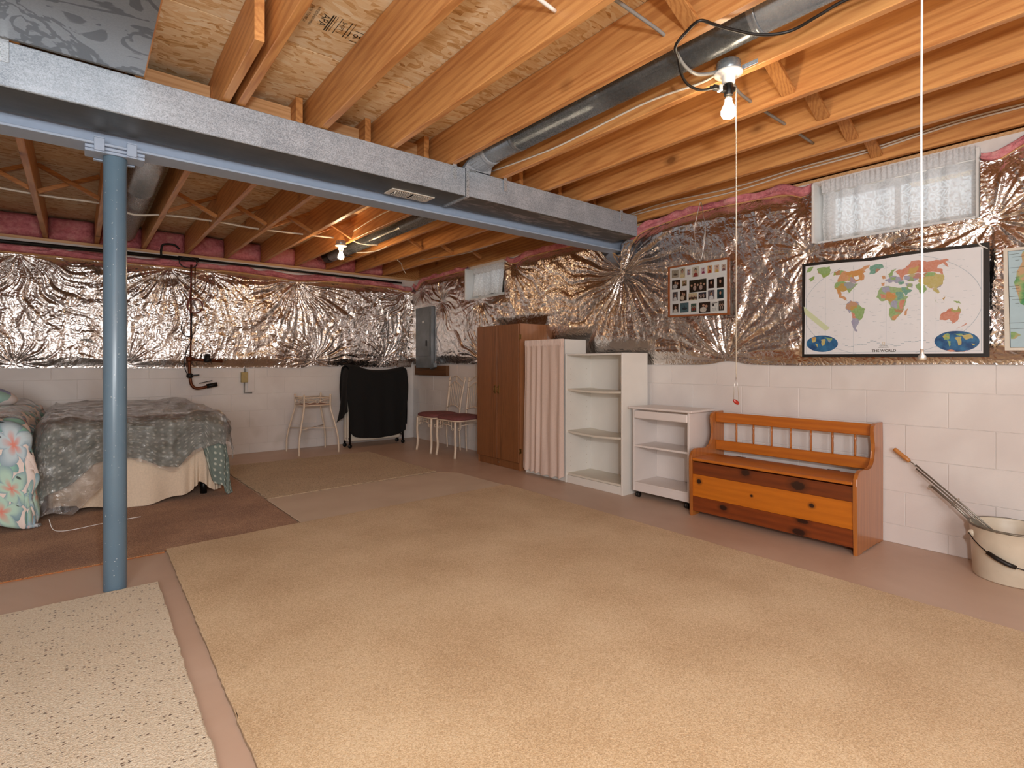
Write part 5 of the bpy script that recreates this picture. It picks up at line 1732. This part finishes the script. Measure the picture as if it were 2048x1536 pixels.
# framed photo collage
FX = 3.735
M_frame = plain('brown_frame_wood', '#8A4E28', 0.35, 0, 0.15, 60)
pf = thing('photo_collage', 'wooden framed collage of small snapshots hung on the foil above the cart', 'picture frame', (FX, 2.32, 1.67))
c4 = [(2.583, 1.876), (2.054, 1.878), (2.054, 1.451), (2.583, 1.468)]
i4 = [(2.566, 1.863), (2.071, 1.864), (2.071, 1.466), (2.566, 1.482)]
for k in range(4):
    q = [c4[k], c4[(k + 1) % 4], i4[(k + 1) % 4], i4[k]]
    MB().prism(q, lambda a, b_, d: (d, a, b_), FX, FX + .018, .0015).build('frame_rail', M_frame, pf)
MB().prism(i4, lambda a, b_, d: (d, a, b_), FX + .0075, FX + .016).build('mat_board', M_paperwhite, pf)
PH = [(2.519, 1.814, .063, .062), (2.453, 1.814, .052, .080), (2.395, 1.812, .031, .044), (2.335, 1.806, .059, .078), (2.269, 1.807, .032, .047), (2.215, 1.810, .037, .058), (2.156, 1.807, .038, .055),
      (2.101, 1.807, .035, .048), (2.510, 1.726, .076, .073), (2.434, 1.729, .042, .044), (2.316, 1.696, .148, .096), (2.203, 1.698, .048, .069), (2.128, 1.699, .055, .079), (2.519, 1.632, .048, .070),
      (2.444, 1.630, .061, .082), (2.359, 1.614, .076, .057), (2.277, 1.616, .065, .048), (2.202, 1.614, .053, .071), (2.128, 1.613, .052, .070), (2.516, 1.535, .055, .069), (2.435, 1.535, .076, .076),
      (2.352, 1.527, .047, .066), (2.258, 1.522, .095, .081), (2.177, 1.522, .062, .076), (2.120, 1.524, .044, .075)]
PC = [('#A79E8C', '#5B5249', 0), ('#C9BFA8', '#D8C79E', 1), ('#B9B0BC', '#8F6F7A', 1), ('#CFC6B2', '#8B3A38', 1), ('#D6B8BE', '#8E2F55', 1), ('#D9A15C', '#B23A20', 1), ('#DAB9A0', '#C9A54E', 1), ('#CDB7A6', '#7C4A40', 1),
      ('#141416', '#B9B6B2', 2), ('#9C8A66', '#5B452E', 1), ('#23281F', '#B59E92', 3), ('#161415', '#2B1C1C', 1), ('#1A1612', '#2A2118', 1), ('#5E5A5C', '#D9D6D2', 1),
      ('#2A2019', '#CDB9A2', 2), ('#CDBE9D', '#6B4A3F', 3), ('#2E3A48', '#B9A79A', 3), ('#6F6A70', '#DCDCDC', 1), ('#1E4A52', '#123038', 1), ('#33241D', '#D8CFC2', 1), ('#4C6C74', '#22323A', 0),
      ('#3F5E55', '#A83A2E', 3), ('#2B2320', '#CFC6BA', 2), ('#E2DFD8', '#2B2B2B', 4), ('#34322F', '#B99A88', 3)]
skin, hair = plain('print_skin', '#C79B80', 0.4), plain('print_hair', '#20160F', 0.4)
for i, ((y, z, w_, h), (bg, fg, kind)) in enumerate(zip(PH, PC)):
    mats = [plain('print_ground_%d' % i, bg, 0.25, 0, 0.25, 120), plain('print_figure_%d' % i, fg, 0.25, 0, 0.2, 120), skin, hair]
    b = bmesh.new()

    def shape(P, mi, d):
        f = b.faces.new([b.verts.new((FX + .0068 - d, y - p[0] * w_, z + p[1] * h)) for p in P])
        f.material_index = mi
        bmesh.ops.triangulate(b, faces=[f])

    def disc(cx, cy, rx_, ry_, mi, d):
        shape([(cx + rx_ * math.cos(a), cy + ry_ * math.sin(a)) for a in np.linspace(0, 2 * np.pi, 13)[:-1]], mi, d)
    shape([(-.5, -.5), (.5, -.5), (.5, .5), (-.5, .5)], 0, 0)
    if kind == 1:
        shape([(-.36, -.49), (.36, -.49), (.30, -.2), (.12, -.08), (-.12, -.08), (-.30, -.2)], 1, .0001)
        disc(0, .16, .2, .23, 3, .00015)
        disc(0, .10, .145, .17, 2, .0002)
    elif kind == 2:
        disc(-.12, -.2, .3, .25, 1, .0001)
        disc(.15, .1, .12, .14, 2, .00015)
        disc(-.1, .2, .11, .13, 2, .00015)
    elif kind == 3:
        for q in range(5):
            cx = -.36 + q * .18
            disc(cx, -.22 + .05 * (q % 2), .10, .2, 1 if q % 2 else 3, .0001)
            disc(cx, .06 + .08 * (q % 2), .055, .09, 2, .00015)
    elif kind == 4:
        disc(-.12, .16, .14, .13, 1, .0001)
        for q in range(4):
            shape([(-.3, -.12 - q * .09), (.3, -.12 - q * .09), (.3, -.14 - q * .09), (-.3, -.14 - q * .09)], 1, .0001)
        shape([(-.3, .38), (.4, .38), (.4, .33), (-.3, .33)], 1, .0001)
    else:
        disc(.05, -.1, .32, .12, 1, .0001)
        shape([(-.02, -.1), (.05, -.1), (.1, .3)], 1, .00012)
    me = bpy.data.meshes.new('snapshot')
    off = Vector(WLOC[pf.name])
    bmesh.ops.translate(b, verts=b.verts[:], vec=-off)
    for f in b.faces:
        f.normal_update()
        if f.normal.x > 0:
            f.normal_flip()
    b.to_mesh(me)
    b.free()
    link('snapshot', me, mats, pf)
t = NT('picture_glass', 0.03)
gl = t.n('ShaderNodeBsdfGlossy', {'Roughness': 0.03})
tp = t.n('ShaderNodeBsdfTransparent')
m_ = t.n('ShaderNodeMixShader', {0: t.n('ShaderNodeFresnel', {'IOR': 1.45}).outputs[0], 1: tp.outputs[0], 2: gl.outputs[0]})
t.set(t.out.inputs[0], m_.outputs[0])
MB().prism([(2.565, 1.862), (2.072, 1.863), (2.072, 1.467), (2.565, 1.483)], lambda a, b_, d: (d, a, b_), FX + .0040, FX + .0055).build('glass', t.m, pf)

hg = thing('wire_hanger', 'bent silver wire hanger hooked over the foil above the framed snapshots', 'hanger', (3.75, 2.31, 2.1))
MB().tube(spline([(3.752, 2.297, 1.885), (3.75, 2.275, 1.96), (3.75, 2.262, 2.05), (3.75, 2.256, 2.14), (3.752, 2.275, 2.24), (3.757, 2.290, 2.32), (3.76, 2.302, 2.345), (3.757, 2.313, 2.32), (3.752, 2.33, 2.24),
                  (3.75, 2.349, 2.15), (3.75, 2.343, 2.05), (3.75, 2.334, 1.97), (3.752, 2.302, 1.885)], 6), .0024, 6).build('wire', M_wire, hg)
MB().tube(spline([(3.747, 2.262, 2.10), (3.745, 2.27, 2.02), (3.747, 2.281, 1.96)], 5), .002, 6).build('wire_twist', M_wire, hg)
tg = tag(MB().tube(spline([(3.749, .66, 1.78), (3.747, .645, 1.73), (3.747, .61, 1.70)], 5), .003, 6).build('tape_strip', M_paperwhite), 'loose white tape strip at the top right corner of the world map', 'tape')

# ================================================================== BACK OF THE ROOM
# small enamelled metal stand
st = thing('plant_stand', 'cream metal plant stand with splayed curved legs against the back wall', 'stand', (2.24, 6.67, 0))
feet = {(0, 0): (2.006, 6.43), (1, 0): (2.485, 6.45), (0, 1): (2.000, 6.895), (1, 1): (2.482, 6.90)}
tops = {(0, 0): (2.085, 6.50), (1, 0): (2.405, 6.51), (0, 1): (2.078, 6.82), (1, 1): (2.398, 6.83)}
for k in feet:
    f, t_ = Vector((*feet[k], 0)), Vector((*tops[k], 0))
    pts = [(*f.xy, 0), (*(f * 1.0).xy, .10), (*(f * .92 + t_ * .08).xy, .20), (*(f * .62 + t_ * .38).xy, .33), (*(f * .25 + t_ * .75).xy, .46), (*t_.xy, .56), (*t_.xy, .70)]
    MB().tube(spline(pts, 6), .0105, 10).build('leg', M_cream_metal, st)
    MB().lathe([(.011, .698), (.013, .702), (.012, .712), (.006, .718), (.0, .719)], (*t_.xy, 0), 12).build('finial', M_cream_metal, st)
order = [(0, 0), (1, 0), (1, 1), (0, 1)]
for i in range(4):
    a, b_ = Vector((*tops[order[i]], 0)), Vector((*tops[order[(i + 1) % 4]], 0))
    up = Vector((0, 0, 1))
    mb = MB()
    mb.tube([a + up * .675, b_ + up * .675], .007, 8).tube([a + up * .585, b_ + up * .585], .007, 8)
    mb.build('apron_rail', M_cream_metal, st)
    mb = MB()
    c = (a + b_) / 2 + up * .63
    d = (b_ - a).normalized()
    ring = [c + d * .021 * math.cos(q) + up * .021 * math.sin(q) for q in np.linspace(0, 2 * np.pi, 17)[:-1]]
    mb.tube(ring, .0035, 6, closed=True)
    for sgn in (-1, 1):
        for uz in (.66, .60):
            e = a if sgn < 0 else b_
            mb.tube([e + up * uz, c + d * sgn * .02 + up * (.006 if uz > .63 else -.006)], .0035, 6)
    mb.build('apron_scroll', M_cream_metal, st)
for k0, k1 in (((0, 0), (1, 1)), ((1, 0), (0, 1))):
    a = Vector((*(Vector(feet[k0]) * .68 + Vector(tops[k0]) * .32), .30 + (.003 if k0 == (0, 0) else -.003)))
    b_ = Vector((*(Vector(feet[k1]) * .68 + Vector(tops[k1]) * .32), .30 + (.003 if k0 == (0, 0) else -.003)))
    MB().tube([a, b_], .0045, 8).build('cross_brace', M_cream_metal, st)
MB().box(2.09, 2.395, 6.51, 6.825, .590, .594).build('tray', plain('brown_tray', '#9A6A50', 0.5), st)

# folded rollaway bed under a black cover
fb = thing('folding_bed', 'folded rollaway bed on black metal legs with a cream mattress, in the back corner', 'bed', (3.08, 6.75, 0))
for x in (2.705, 3.455):
    for y in (6.635, 6.81):
        MB().tube([(x, y, .03), (x, y, .98)], .014, 10).build('upright', M_blackmetal, fb)
        MB().lathe([(.008, -.012), (.024, -.012), (.026, -.006), (.026, .006), (.024, .012), (.008, .012)], (x, y, .0262), 16, 'Y').build('caster', M_blackmetal, fb)
    MB().tube([(x, 6.635, .12), (x, 6.81, .12)], .010, 8).tube([(x, 6.635, .90), (x, 6.81, .90)], .010, 8).build('cross_tube', M_blackmetal, fb)
MB().tube([(2.705, 6.73, .085), (3.455, 6.73, .085)], .010, 8).build('base_tube', M_cream_metal, fb)
for y in (6.66, 6.742):
    MB().box(2.685, 3.44, y, y + .072, .075, .95, .03, None, 3).build('mattress', M_mattress, fb)
# cover: draped sheet
n, m = 90, 110
u = np.linspace(0, 1, n)[:, None] * np.ones((1, m))          # along x
v_ = np.linspace(0, 1, m)[None, :] * np.ones((n, 1))         # front hem -> top -> back hem
hem = .155 - .045 * np.sin(np.pi * u) + .05 * np.exp(-(u / .06) ** 2) + .03 * np.exp(-((1 - u) / .05) ** 2)
top = 1.035 + .045 * np.exp(-((u - .08) / .16) ** 2) - .035 * np.sin(np.pi * np.clip((u - .2) / .8, 0, 1)) + .012 * u
half = .5
f = v_ / half
zf = hem + (top - hem) * np.clip(f, 0, 1)
zbk = .4 + (top - .4) * np.clip((1 - v_) / half, 0, 1)
Z = np.where(v_ < half, zf, zbk)
yb = np.where(v_ < half, 6.605 + .02 * np.clip((f - .9) / .1, 0, 1) * 0, 6.852)
rr = np.clip((Z - (top - .05)) / .05, 0, 1)
Y = np.where(v_ < half, 6.605 + .12 * rr ** 2, 6.852 - .12 * rr ** 2)
Y = Y - .012 * (1 - rr) * (vnoise(u * 7, Z * 3, 51)) * (v_ < half) + .012 * np.sin(u * 22) * (1 - np.clip(f, 0, 1)) * (v_ < half)
X = 2.672 + .826 * u + .020 * np.sin(Z * 6) * (1 - 2 * u) + .03 * np.clip(Z - .8, 0, 1) * (1 - 2 * u)
cv = thing('bed_cover', 'black cloth cover draped over the folded rollaway bed', 'cover', (3.08, 6.73, 1.03))
grid_mesh('cloth', np.stack([X, Y, Z], -1), M_blackcloth, cv, solid=.004)
n, m = 24, 40
for side, x in ((0, 2.668), (1, 3.502)):
    a = np.linspace(0, 1, n)[:, None] * np.ones((1, m))
    b_ = np.linspace(0, 1, m)[None, :] * np.ones((n, 1))
    low = (.40 - .16 * (a - .45)) if side == 0 else (.25 + .05 * a)
    zt_ = 1.04 - .06 * (2 * a - 1) ** 2
    Zs = low + (zt_ - low) * b_
    sg = -1 if side == 0 else 1
    Xs = x + sg * (.012 * np.sin(a * 9 + b_ * 4) * (1 - b_) + (.05 if side == 0 else .0) * (1 - b_) ** 3 * a) - sg * .02 * np.clip((b_ - .85) / .15, 0, 1)
    grid_mesh('side_flap', np.stack([Xs, 6.61 + .24 * a, Zs], -1), M_blackcloth, cv, solid=.003)

# metal dining chairs with velvet seats; built facing -x at the origin, then placed
def chair(label, loc, rz, proto=None):
    if proto:
        c = dup(proto, loc, rz)
        c['label'] = label
        return c
    c = thing('dining_chair', label, 'chair', (0, 0, 0), 'cream metal chairs in the back corner')
    # seat cushion
    n = 28
    mb = MB()
    for i, (h, sc_) in enumerate(((.435, .985), (.445, 1.0), (.462, .985), (.474, .90), (.480, .70), (.482, .0))):
        pass
    rings = []
    for h, sc_ in ((.432, .96), (.438, 1.0), (.455, 1.0), (.468, .95), (.478, .82), (.484, .55), (.486, .02)):
        ring = []
        for k in range(n):
            a = 2 * math.pi * k / n
            ca, sa = math.cos(a), math.sin(a)
            e = .42
            px = abs(ca) ** e * (1 if ca > 0 else -1) * .215
            py = abs(sa) ** e * (1 if sa > 0 else -1) * (.215 - .025 * (px / .215))
            ring.append(mb.b.verts.new((px * sc_, py * sc_, h)))
        rings.append(ring)
    for A_, B_ in zip(rings, rings[1:]):
        for k in range(n):
            f = mb.b.faces.new((A_[k], A_[(k + 1) % n], B_[(k + 1) % n], B_[k]))
            f.smooth = True
    mb.b.faces.new(rings[0][::-1])
    mb.b.faces.new(rings[-1])
    mb.build('seat', M_mauve, c)
    ring = []
    for k in range(40):
        a = 2 * math.pi * k / 40
        ca, sa = math.cos(a), math.sin(a)
        px = abs(ca) ** .42 * (1 if ca > 0 else -1) * .212
        py = abs(sa) ** .42 * (1 if sa > 0 else -1) * (.212 - .025 * (px / .215))
        ring.append((px, py, .427))
    MB().tube(ring, .008, 8, closed=True).build('seat_frame', M_cream_metal, c)
    for sy in (-1, 1):
        MB().tube(spline([(-.20, sy * .185, .42), (-.205, sy * .188, .25), (-.198, sy * .183, .12), (-.212, sy * .190, .0)], 5), [.0145] * 16, 10).build('leg', M_cream_metal, c)
        MB().tube(spline([(.215, sy * .165, .0), (.205, sy * .165, .2), (.205, sy * .165, .42), (.222, sy * .165, .60), (.252, sy * .178, .78), (.275, sy * .190, .905)], 5), .0095, 10) \
            .lathe([(.0115, .9), (.012, .912), (.006, .92), (0, .921)], (.275, sy * .19, 0), 10).build('leg', M_cream_metal, c)
    # back: arched lower rail, pointed double top rails, seven rods
    def bx(z):
        return .205 + .02 * max(0, (z - .42)) * 1.2 + .105 * max(0, z - .5)
    def arch(z0, rise, pw):
        return [(bx(z0 + rise * (1 - abs(q)) ** pw), q * (.165 + .022 * max(0, (z0 - .55) / .35)), z0 + rise * (1 - abs(q)) ** pw) for q in np.linspace(-1, 1, 17)]
    lo = [(bx(.525), q * .165, .515 + .045 * (1 - q * q)) for q in np.linspace(-1, 1, 13)]
    MB().tube(lo, .006, 8).build('back_rail', M_cream_metal, c)
    def peak(z0, rise):
        return [(bx(z0), q * .183, z0 + rise * (.5 + .5 * math.cos(math.pi * abs(q))) ** .9) for q in np.linspace(-1, 1, 25)]
    MB().tube(peak(.865, .07), .005, 8).build('back_rail', M_cream_metal, c)
    MB().tube(peak(.79, .07), .005, 8).build('back_rail', M_cream_metal, c)
    dia = [(bx(.89), .0, .865), (bx(.9), .016, .89), (bx(.91), 0, .925), (bx(.9), -.016, .89)]
    MB().tube(dia, .0035, 6, closed=True).build('back_ornament', M_cream_metal, c)
    for q in (-.78, -.52, -.26, 0, .26, .52, .78):
        zt_ = .79 + .07 * (.5 + .5 * math.cos(math.pi * abs(q))) ** .9
        zb_ = .515 + .045 * (1 - q * q)
        MB().tube([(bx(.525), q * .160, zb_), (bx(zt_), q * .178, zt_)], .0038, 8).build('back_rod', M_cream_metal, c)
    # apron scrolls on front and sides
    def scroll(p0, d, sg):
        pts = [p0, p0 + Vector((0, 0, -.07)), p0 + Vector((0, 0, -.085)) + d * sg * .004]
        cc_ = p0 + Vector((0, 0, -.085)) + d * sg * .024
        for i in range(15):
            a = math.pi + i * .42
            r = .022 - .0011 * i
            pts.append(cc_ + d * sg * r * math.cos(a) * 1 + Vector((0, 0, 1)) * r * math.sin(a))
        return pts
    up = Vector((0, 0, 1))
    mb = MB()
    dy = Vector((0, 1, 0))
    for sg in (-1, 1):
        mb.tube(scroll(Vector((-.205, sg * .115, .422)), dy, sg), .004, 6)
    mb.tube([(-.205, -.115, .365), (-.205, -.06, .378), (-.205, .06, .378), (-.205, .115, .365)], .004, 6)
    for yy in (-.06, .06):
        mb.tube([(-.205, yy, .378), (-.205, yy, .422)], .0035, 6)
    mb.build('apron_scroll', M_cream_metal, c)
    dx = Vector((1, 0, 0))
    for sy in (-1, 1):
        mb = MB()
        mb.tube(scroll(Vector((-.125, sy * .188, .422)), dx, -1), .004, 6)
        mb.tube([(-.125, sy * .188, .372), (.0, sy * .182, .382), (.2, sy * .165, .385)], .004, 6)
        mb.build('apron_scroll', M_cream_metal, c)
    c.location = loc
    c.rotation_euler = (0, 0, rz)
    return c


chB = chair('cream metal chair with a mauve seat tucked beside the wardrobe', (3.535, 5.335, 0), R(2))
chair('cream metal chair with a mauve seat nearest the room corner', (3.520, 5.80, 0), R(-3), chB)


# ------------------------------------------------------------------ beds
def drape(x0, x1, y0, y1, zt, ov, res, seed, amp, r=.06, quilt=0.0, flare=.05):
    """cloth over a box top: ov = (left, right, front, back) overhang functions of position 0..1"""
    L = max(float(np.max(o(np.linspace(0, 1, 50)))) for o in ov)
    nx, ny = int((x1 - x0 + 2 * L) / res), int((y1 - y0 + 2 * L) / res)
    S = np.linspace(0, 1, nx)[:, None] * np.ones((1, ny))
    T = np.linspace(0, 1, ny)[None, :] * np.ones((nx, 1))
    # position of each vertex along top, 0..1, and signed overhang
    a = S * (x1 - x0 + 2 * L) - L
    b_ = T * (y1 - y0 + 2 * L) - L
    W_, H_ = x1 - x0, y1 - y0
    fx, fy = np.clip(a / W_, 0, 1), np.clip(b_ / H_, 0, 1)
    ol, or_, of, ob = ov
    ex = np.where(a < 0, a / L * ol(fy), np.where(a > W_, (a - W_) / L * or_(fy), 0))
    ey = np.where(b_ < 0, b_ / L * of(fx), np.where(b_ > H_, (b_ - H_) / L * ob(fx), 0))
    dx, dy = np.abs(ex), np.abs(ey)
    d = np.maximum(dx, dy) + .35 * np.minimum(dx, dy)
    drop = np.where(d < 1.57 * r, r * (1 - np.cos(np.clip(d / r, 0, 1.57))), d - .57 * r)
    outx = np.sign(ex) * np.where(dx > 0, np.minimum(r * np.sin(np.clip(dx / r, 0, 1.57)), dx) + flare * np.clip(dx - r, 0, 1), 0)
    outy = np.sign(ey) * np.where(dy > 0, np.minimum(r * np.sin(np.clip(dy / r, 0, 1.57)), dy) + flare * np.clip(dy - r, 0, 1), 0)
    X_ = x0 + fx * W_ + outx
    Y_ = y0 + fy * H_ + outy
    Z_ = zt - drop
    nz = (vnoise(a * 5, b_ * 5, seed) - .5) * amp + (vnoise(a * 11, b_ * 11, seed + 1) - .5) * amp * .5
    if quilt:
        nz = nz + quilt * (np.abs(np.sin(a * 13)) ** .5 * np.abs(np.sin(b_ * 13)) ** .5 - .5)
    side = np.clip(d / r, 0, 1)
    Z_ = Z_ + nz * (1 - .7 * side)
    X_ = X_ + np.sign(ex) * nz * side * (dx >= dy)
    Y_ = Y_ + np.sign(ey) * nz * side * (dy >= dx)
    Z_ = np.maximum(Z_, .026)
    return np.stack([X_, Y_, Z_], -1)


bd = thing('twin_bed', 'twin bed with a cream bed skirt under the green quilt beside the post', 'bed', (.36, 5.9, 0))
MB().box(-.12, .86, 5.00, 6.92, .13, .33, .03, None, 2).build('box_spring', M_mattress, bd)
MB().box(-.12, .86, 5.00, 6.92, .335, .60, .05, None, 3).build('mattress', M_mattress, bd)
for x in (-.07, .81):
    for y in (5.08, 6.82):
        MB().tube([(x, y, .009), (x, y, .13)], .025, 10).build('leg', M_blackmetal, bd)
# skirt round front and right side
path = [(-.16, 6.3), (-.165, 5.5), (-.15, 5.0), (-.10, 4.965), (.1, 4.955), (.35, 4.945), (.6, 4.957), (.72, 4.96), (.735, 4.972), (.80, 4.962), (.87, 4.955), (.905, 4.985), (.91, 5.1), (.912, 5.6), (.91, 6.3)]
pp = np.array(spline(path, 14))
n, m = len(pp), 26
s = np.linspace(0, 1, n)[:, None] * np.ones((1, m))
tt = np.linspace(0, 1, m)[None, :] * np.ones((n, 1))
px, py = pp[:, 0][:, None] * np.ones((1, m)), pp[:, 1][:, None] * np.ones((1, m))
hemz = .052 - .045 * np.exp(-((px - .33) / .20) ** 2) * (py < 5) + .075 * np.exp(-((px - .77) / .055) ** 2) * (py < 5.0) + .02 * (px < 0)
w_ = (1 - tt) * (.030 * (vnoise(s * 26, tt * 1.5, 81) - .5) + .018 * np.sin(s * 95)) - .05 * (1 - tt) ** 1.5 * np.exp(-((px - .33) / .25) ** 2) * (py < 5)
gx = np.gradient(pp[:, 0])[:, None] * np.ones((1, m))
gy = np.gradient(pp[:, 1])[:, None] * np.ones((1, m))
gl_ = np.sqrt(gx * gx + gy * gy) + 1e-6
hemz = np.maximum(hemz, .012)
V = np.stack([px + gy / gl_ * (-w_) * 0 - (-gy / gl_) * w_, py + (-gx / gl_) * w_ * -1, hemz + (.46 - hemz) * tt], -1)
grid_mesh('bed_skirt', V, M_cream_cloth, bd)


def ofr(f):          # front overhang of the quilt along its width
    return np.interp(f, [0, .08, .2, .34, .5, .62, .75, .86, .93, 1.0], [.50, .46, .34, .30, .33, .40, .42, .30, .28, .58])


quilt = thing('quilt', 'grey green quilt with small pale sprigs spread over the twin bed', 'quilt', (.36, 5.9, .62))
V = drape(-.11, .85, 5.02, 6.88, .655, (lambda f: np.interp(f, [0, .1, .3, 1], [.40, .30, .14, .12]), lambda f: np.interp(f, [0, .06, .2, 1], [.60, .50, .36, .34]), ofr, lambda f: .12 + 0 * f), .014, 91, .030, .075, .010, .10)
grid_mesh('cover_cloth', V, M_quilt, quilt, solid=.014, uv=(.014, .014))
# pale piped edge along the visible front corner
ps = thing('plastic_sheet', 'crinkled clear plastic sheet draped over the green quilt', 'plastic sheet', (.36, 5.8, .68))


def ofp(f):
    return np.interp(f, [0, .10, .2, .3, .4, .55, .7, .85, 1.0], [.68, .72, .62, .50, .36, .42, .50, .36, .30])


V = drape(-.14, .88, 4.99, 6.92, .692, (lambda f: np.interp(f, [0, .08, .2, 1], [.6, .3, .1, .08]), lambda f: np.interp(f, [0, .2, 1], [.34, .30, .25]), ofp, lambda f: .10 + 0 * f), .016, 95, .035, .09, 0, .10)
wr = ridge(V[..., 0] * 8, V[..., 2] * 8 + V[..., 1] * 3, 97) ** 3
V[..., 2] += .014 * wr
V[..., 1] -= .018 * wr * (V[..., 1] < 5.0)
grid_mesh('film', V, M_poly, ps)

bd2 = thing('twin_bed', 'second bed at the left edge under the floral comforter', 'bed', (-.95, 5.75, 0))
MB().box(-1.62, -.34, 4.86, 6.8, .12, .34, .03, None, 2).build('box_spring', M_mattress, bd2)
MB().box(-1.62, -.34, 4.86, 6.8, .345, .60, .05, None, 3).build('mattress', M_mattress, bd2)
for x in (-1.55, -.41):
    for y in (4.95, 6.7):
        MB().tube([(x, y, .009), (x, y, .12)], .025, 10).build('leg', M_blackmetal, bd2)
cf = thing('comforter', 'puffy pastel floral comforter hanging to the floor at the left edge', 'comforter', (-.9, 5.6, .66))
V = drape(-1.6, -.37, 4.86, 6.75, .70, (lambda f: .5 + 0 * f, lambda f: np.interp(f, [0, .1, .3, 1], [.66, .50, .40, .35]), lambda f: np.interp(f, [0, .6, .8, .92, 1.0], [.60, .60, .60, .64, .70]), lambda f: .15 + 0 * f), .016, 111, .05, .09, .016, .13)
grid_mesh('cover_cloth', V, M_floral, cf, solid=.02, uv=(.016, .016))
ps2 = thing('plastic_sheet', 'clear plastic sheet lying over the floral comforter at the left edge', 'plastic sheet', (-.9, 5.8, .74))
V = drape(-1.6, -.40, 5.0, 6.75, .745, (lambda f: .3 + 0 * f, lambda f: .22 + 0 * f, lambda f: np.interp(f, [0, 1], [.16, .20]), lambda f: .1 + 0 * f), .02, 121, .05, .10, 0, .1)
grid_mesh('film', V, M_poly, ps2)
pw = thing('pillow', 'blue and white floral pillow at the back of the left bed', 'pillow', (-.78, 6.2, .8))
t = NT('blue_floral_pillowcase', 0.85)
v = t.obj()
q = t.n('ShaderNodeSeparateColor', {0: t.vor(t.vadd(v, t.n('ShaderNodeVectorMath', {0: t.noise(v, 6, 2).outputs['Color'], 3: .15}, operation='SCALE').outputs[0]), 8).outputs['Color']})
t.col(t.ramp(q.outputs[0], [(0.0, lin('#F1EAE8')), (.45, lin('#A9B4DA')), (.65, lin('#8D93C4')), (.8, lin('#A9D0C6'))], 'CONSTANT'))
M_pillow = t.m
b = MB()
bmesh.ops.create_uvsphere(b.b, u_segments=28, v_segments=16, radius=1.0, matrix=Matrix.Translation((-.72, 6.15, .845)) @ Matrix.Rotation(R(12), 4, 'Y') @ Matrix.Diagonal((.33, .24, .10, 1)))
b.build('pillow_case', M_pillow, pw, True)
tag(MB().tube(spline([(-.15, 4.60, .075), (-.13, 4.55, .02), (-.09, 4.50, .0115), (-.02, 4.49, .0115), (.10, 4.53, .0115), (.22, 4.555, .0115), (.34, 4.57, .0115)], 6), .0022, 6).build('drawstring', M_rope), 'thin white drawstring trailing on the brown rug in front of the beds', 'string')
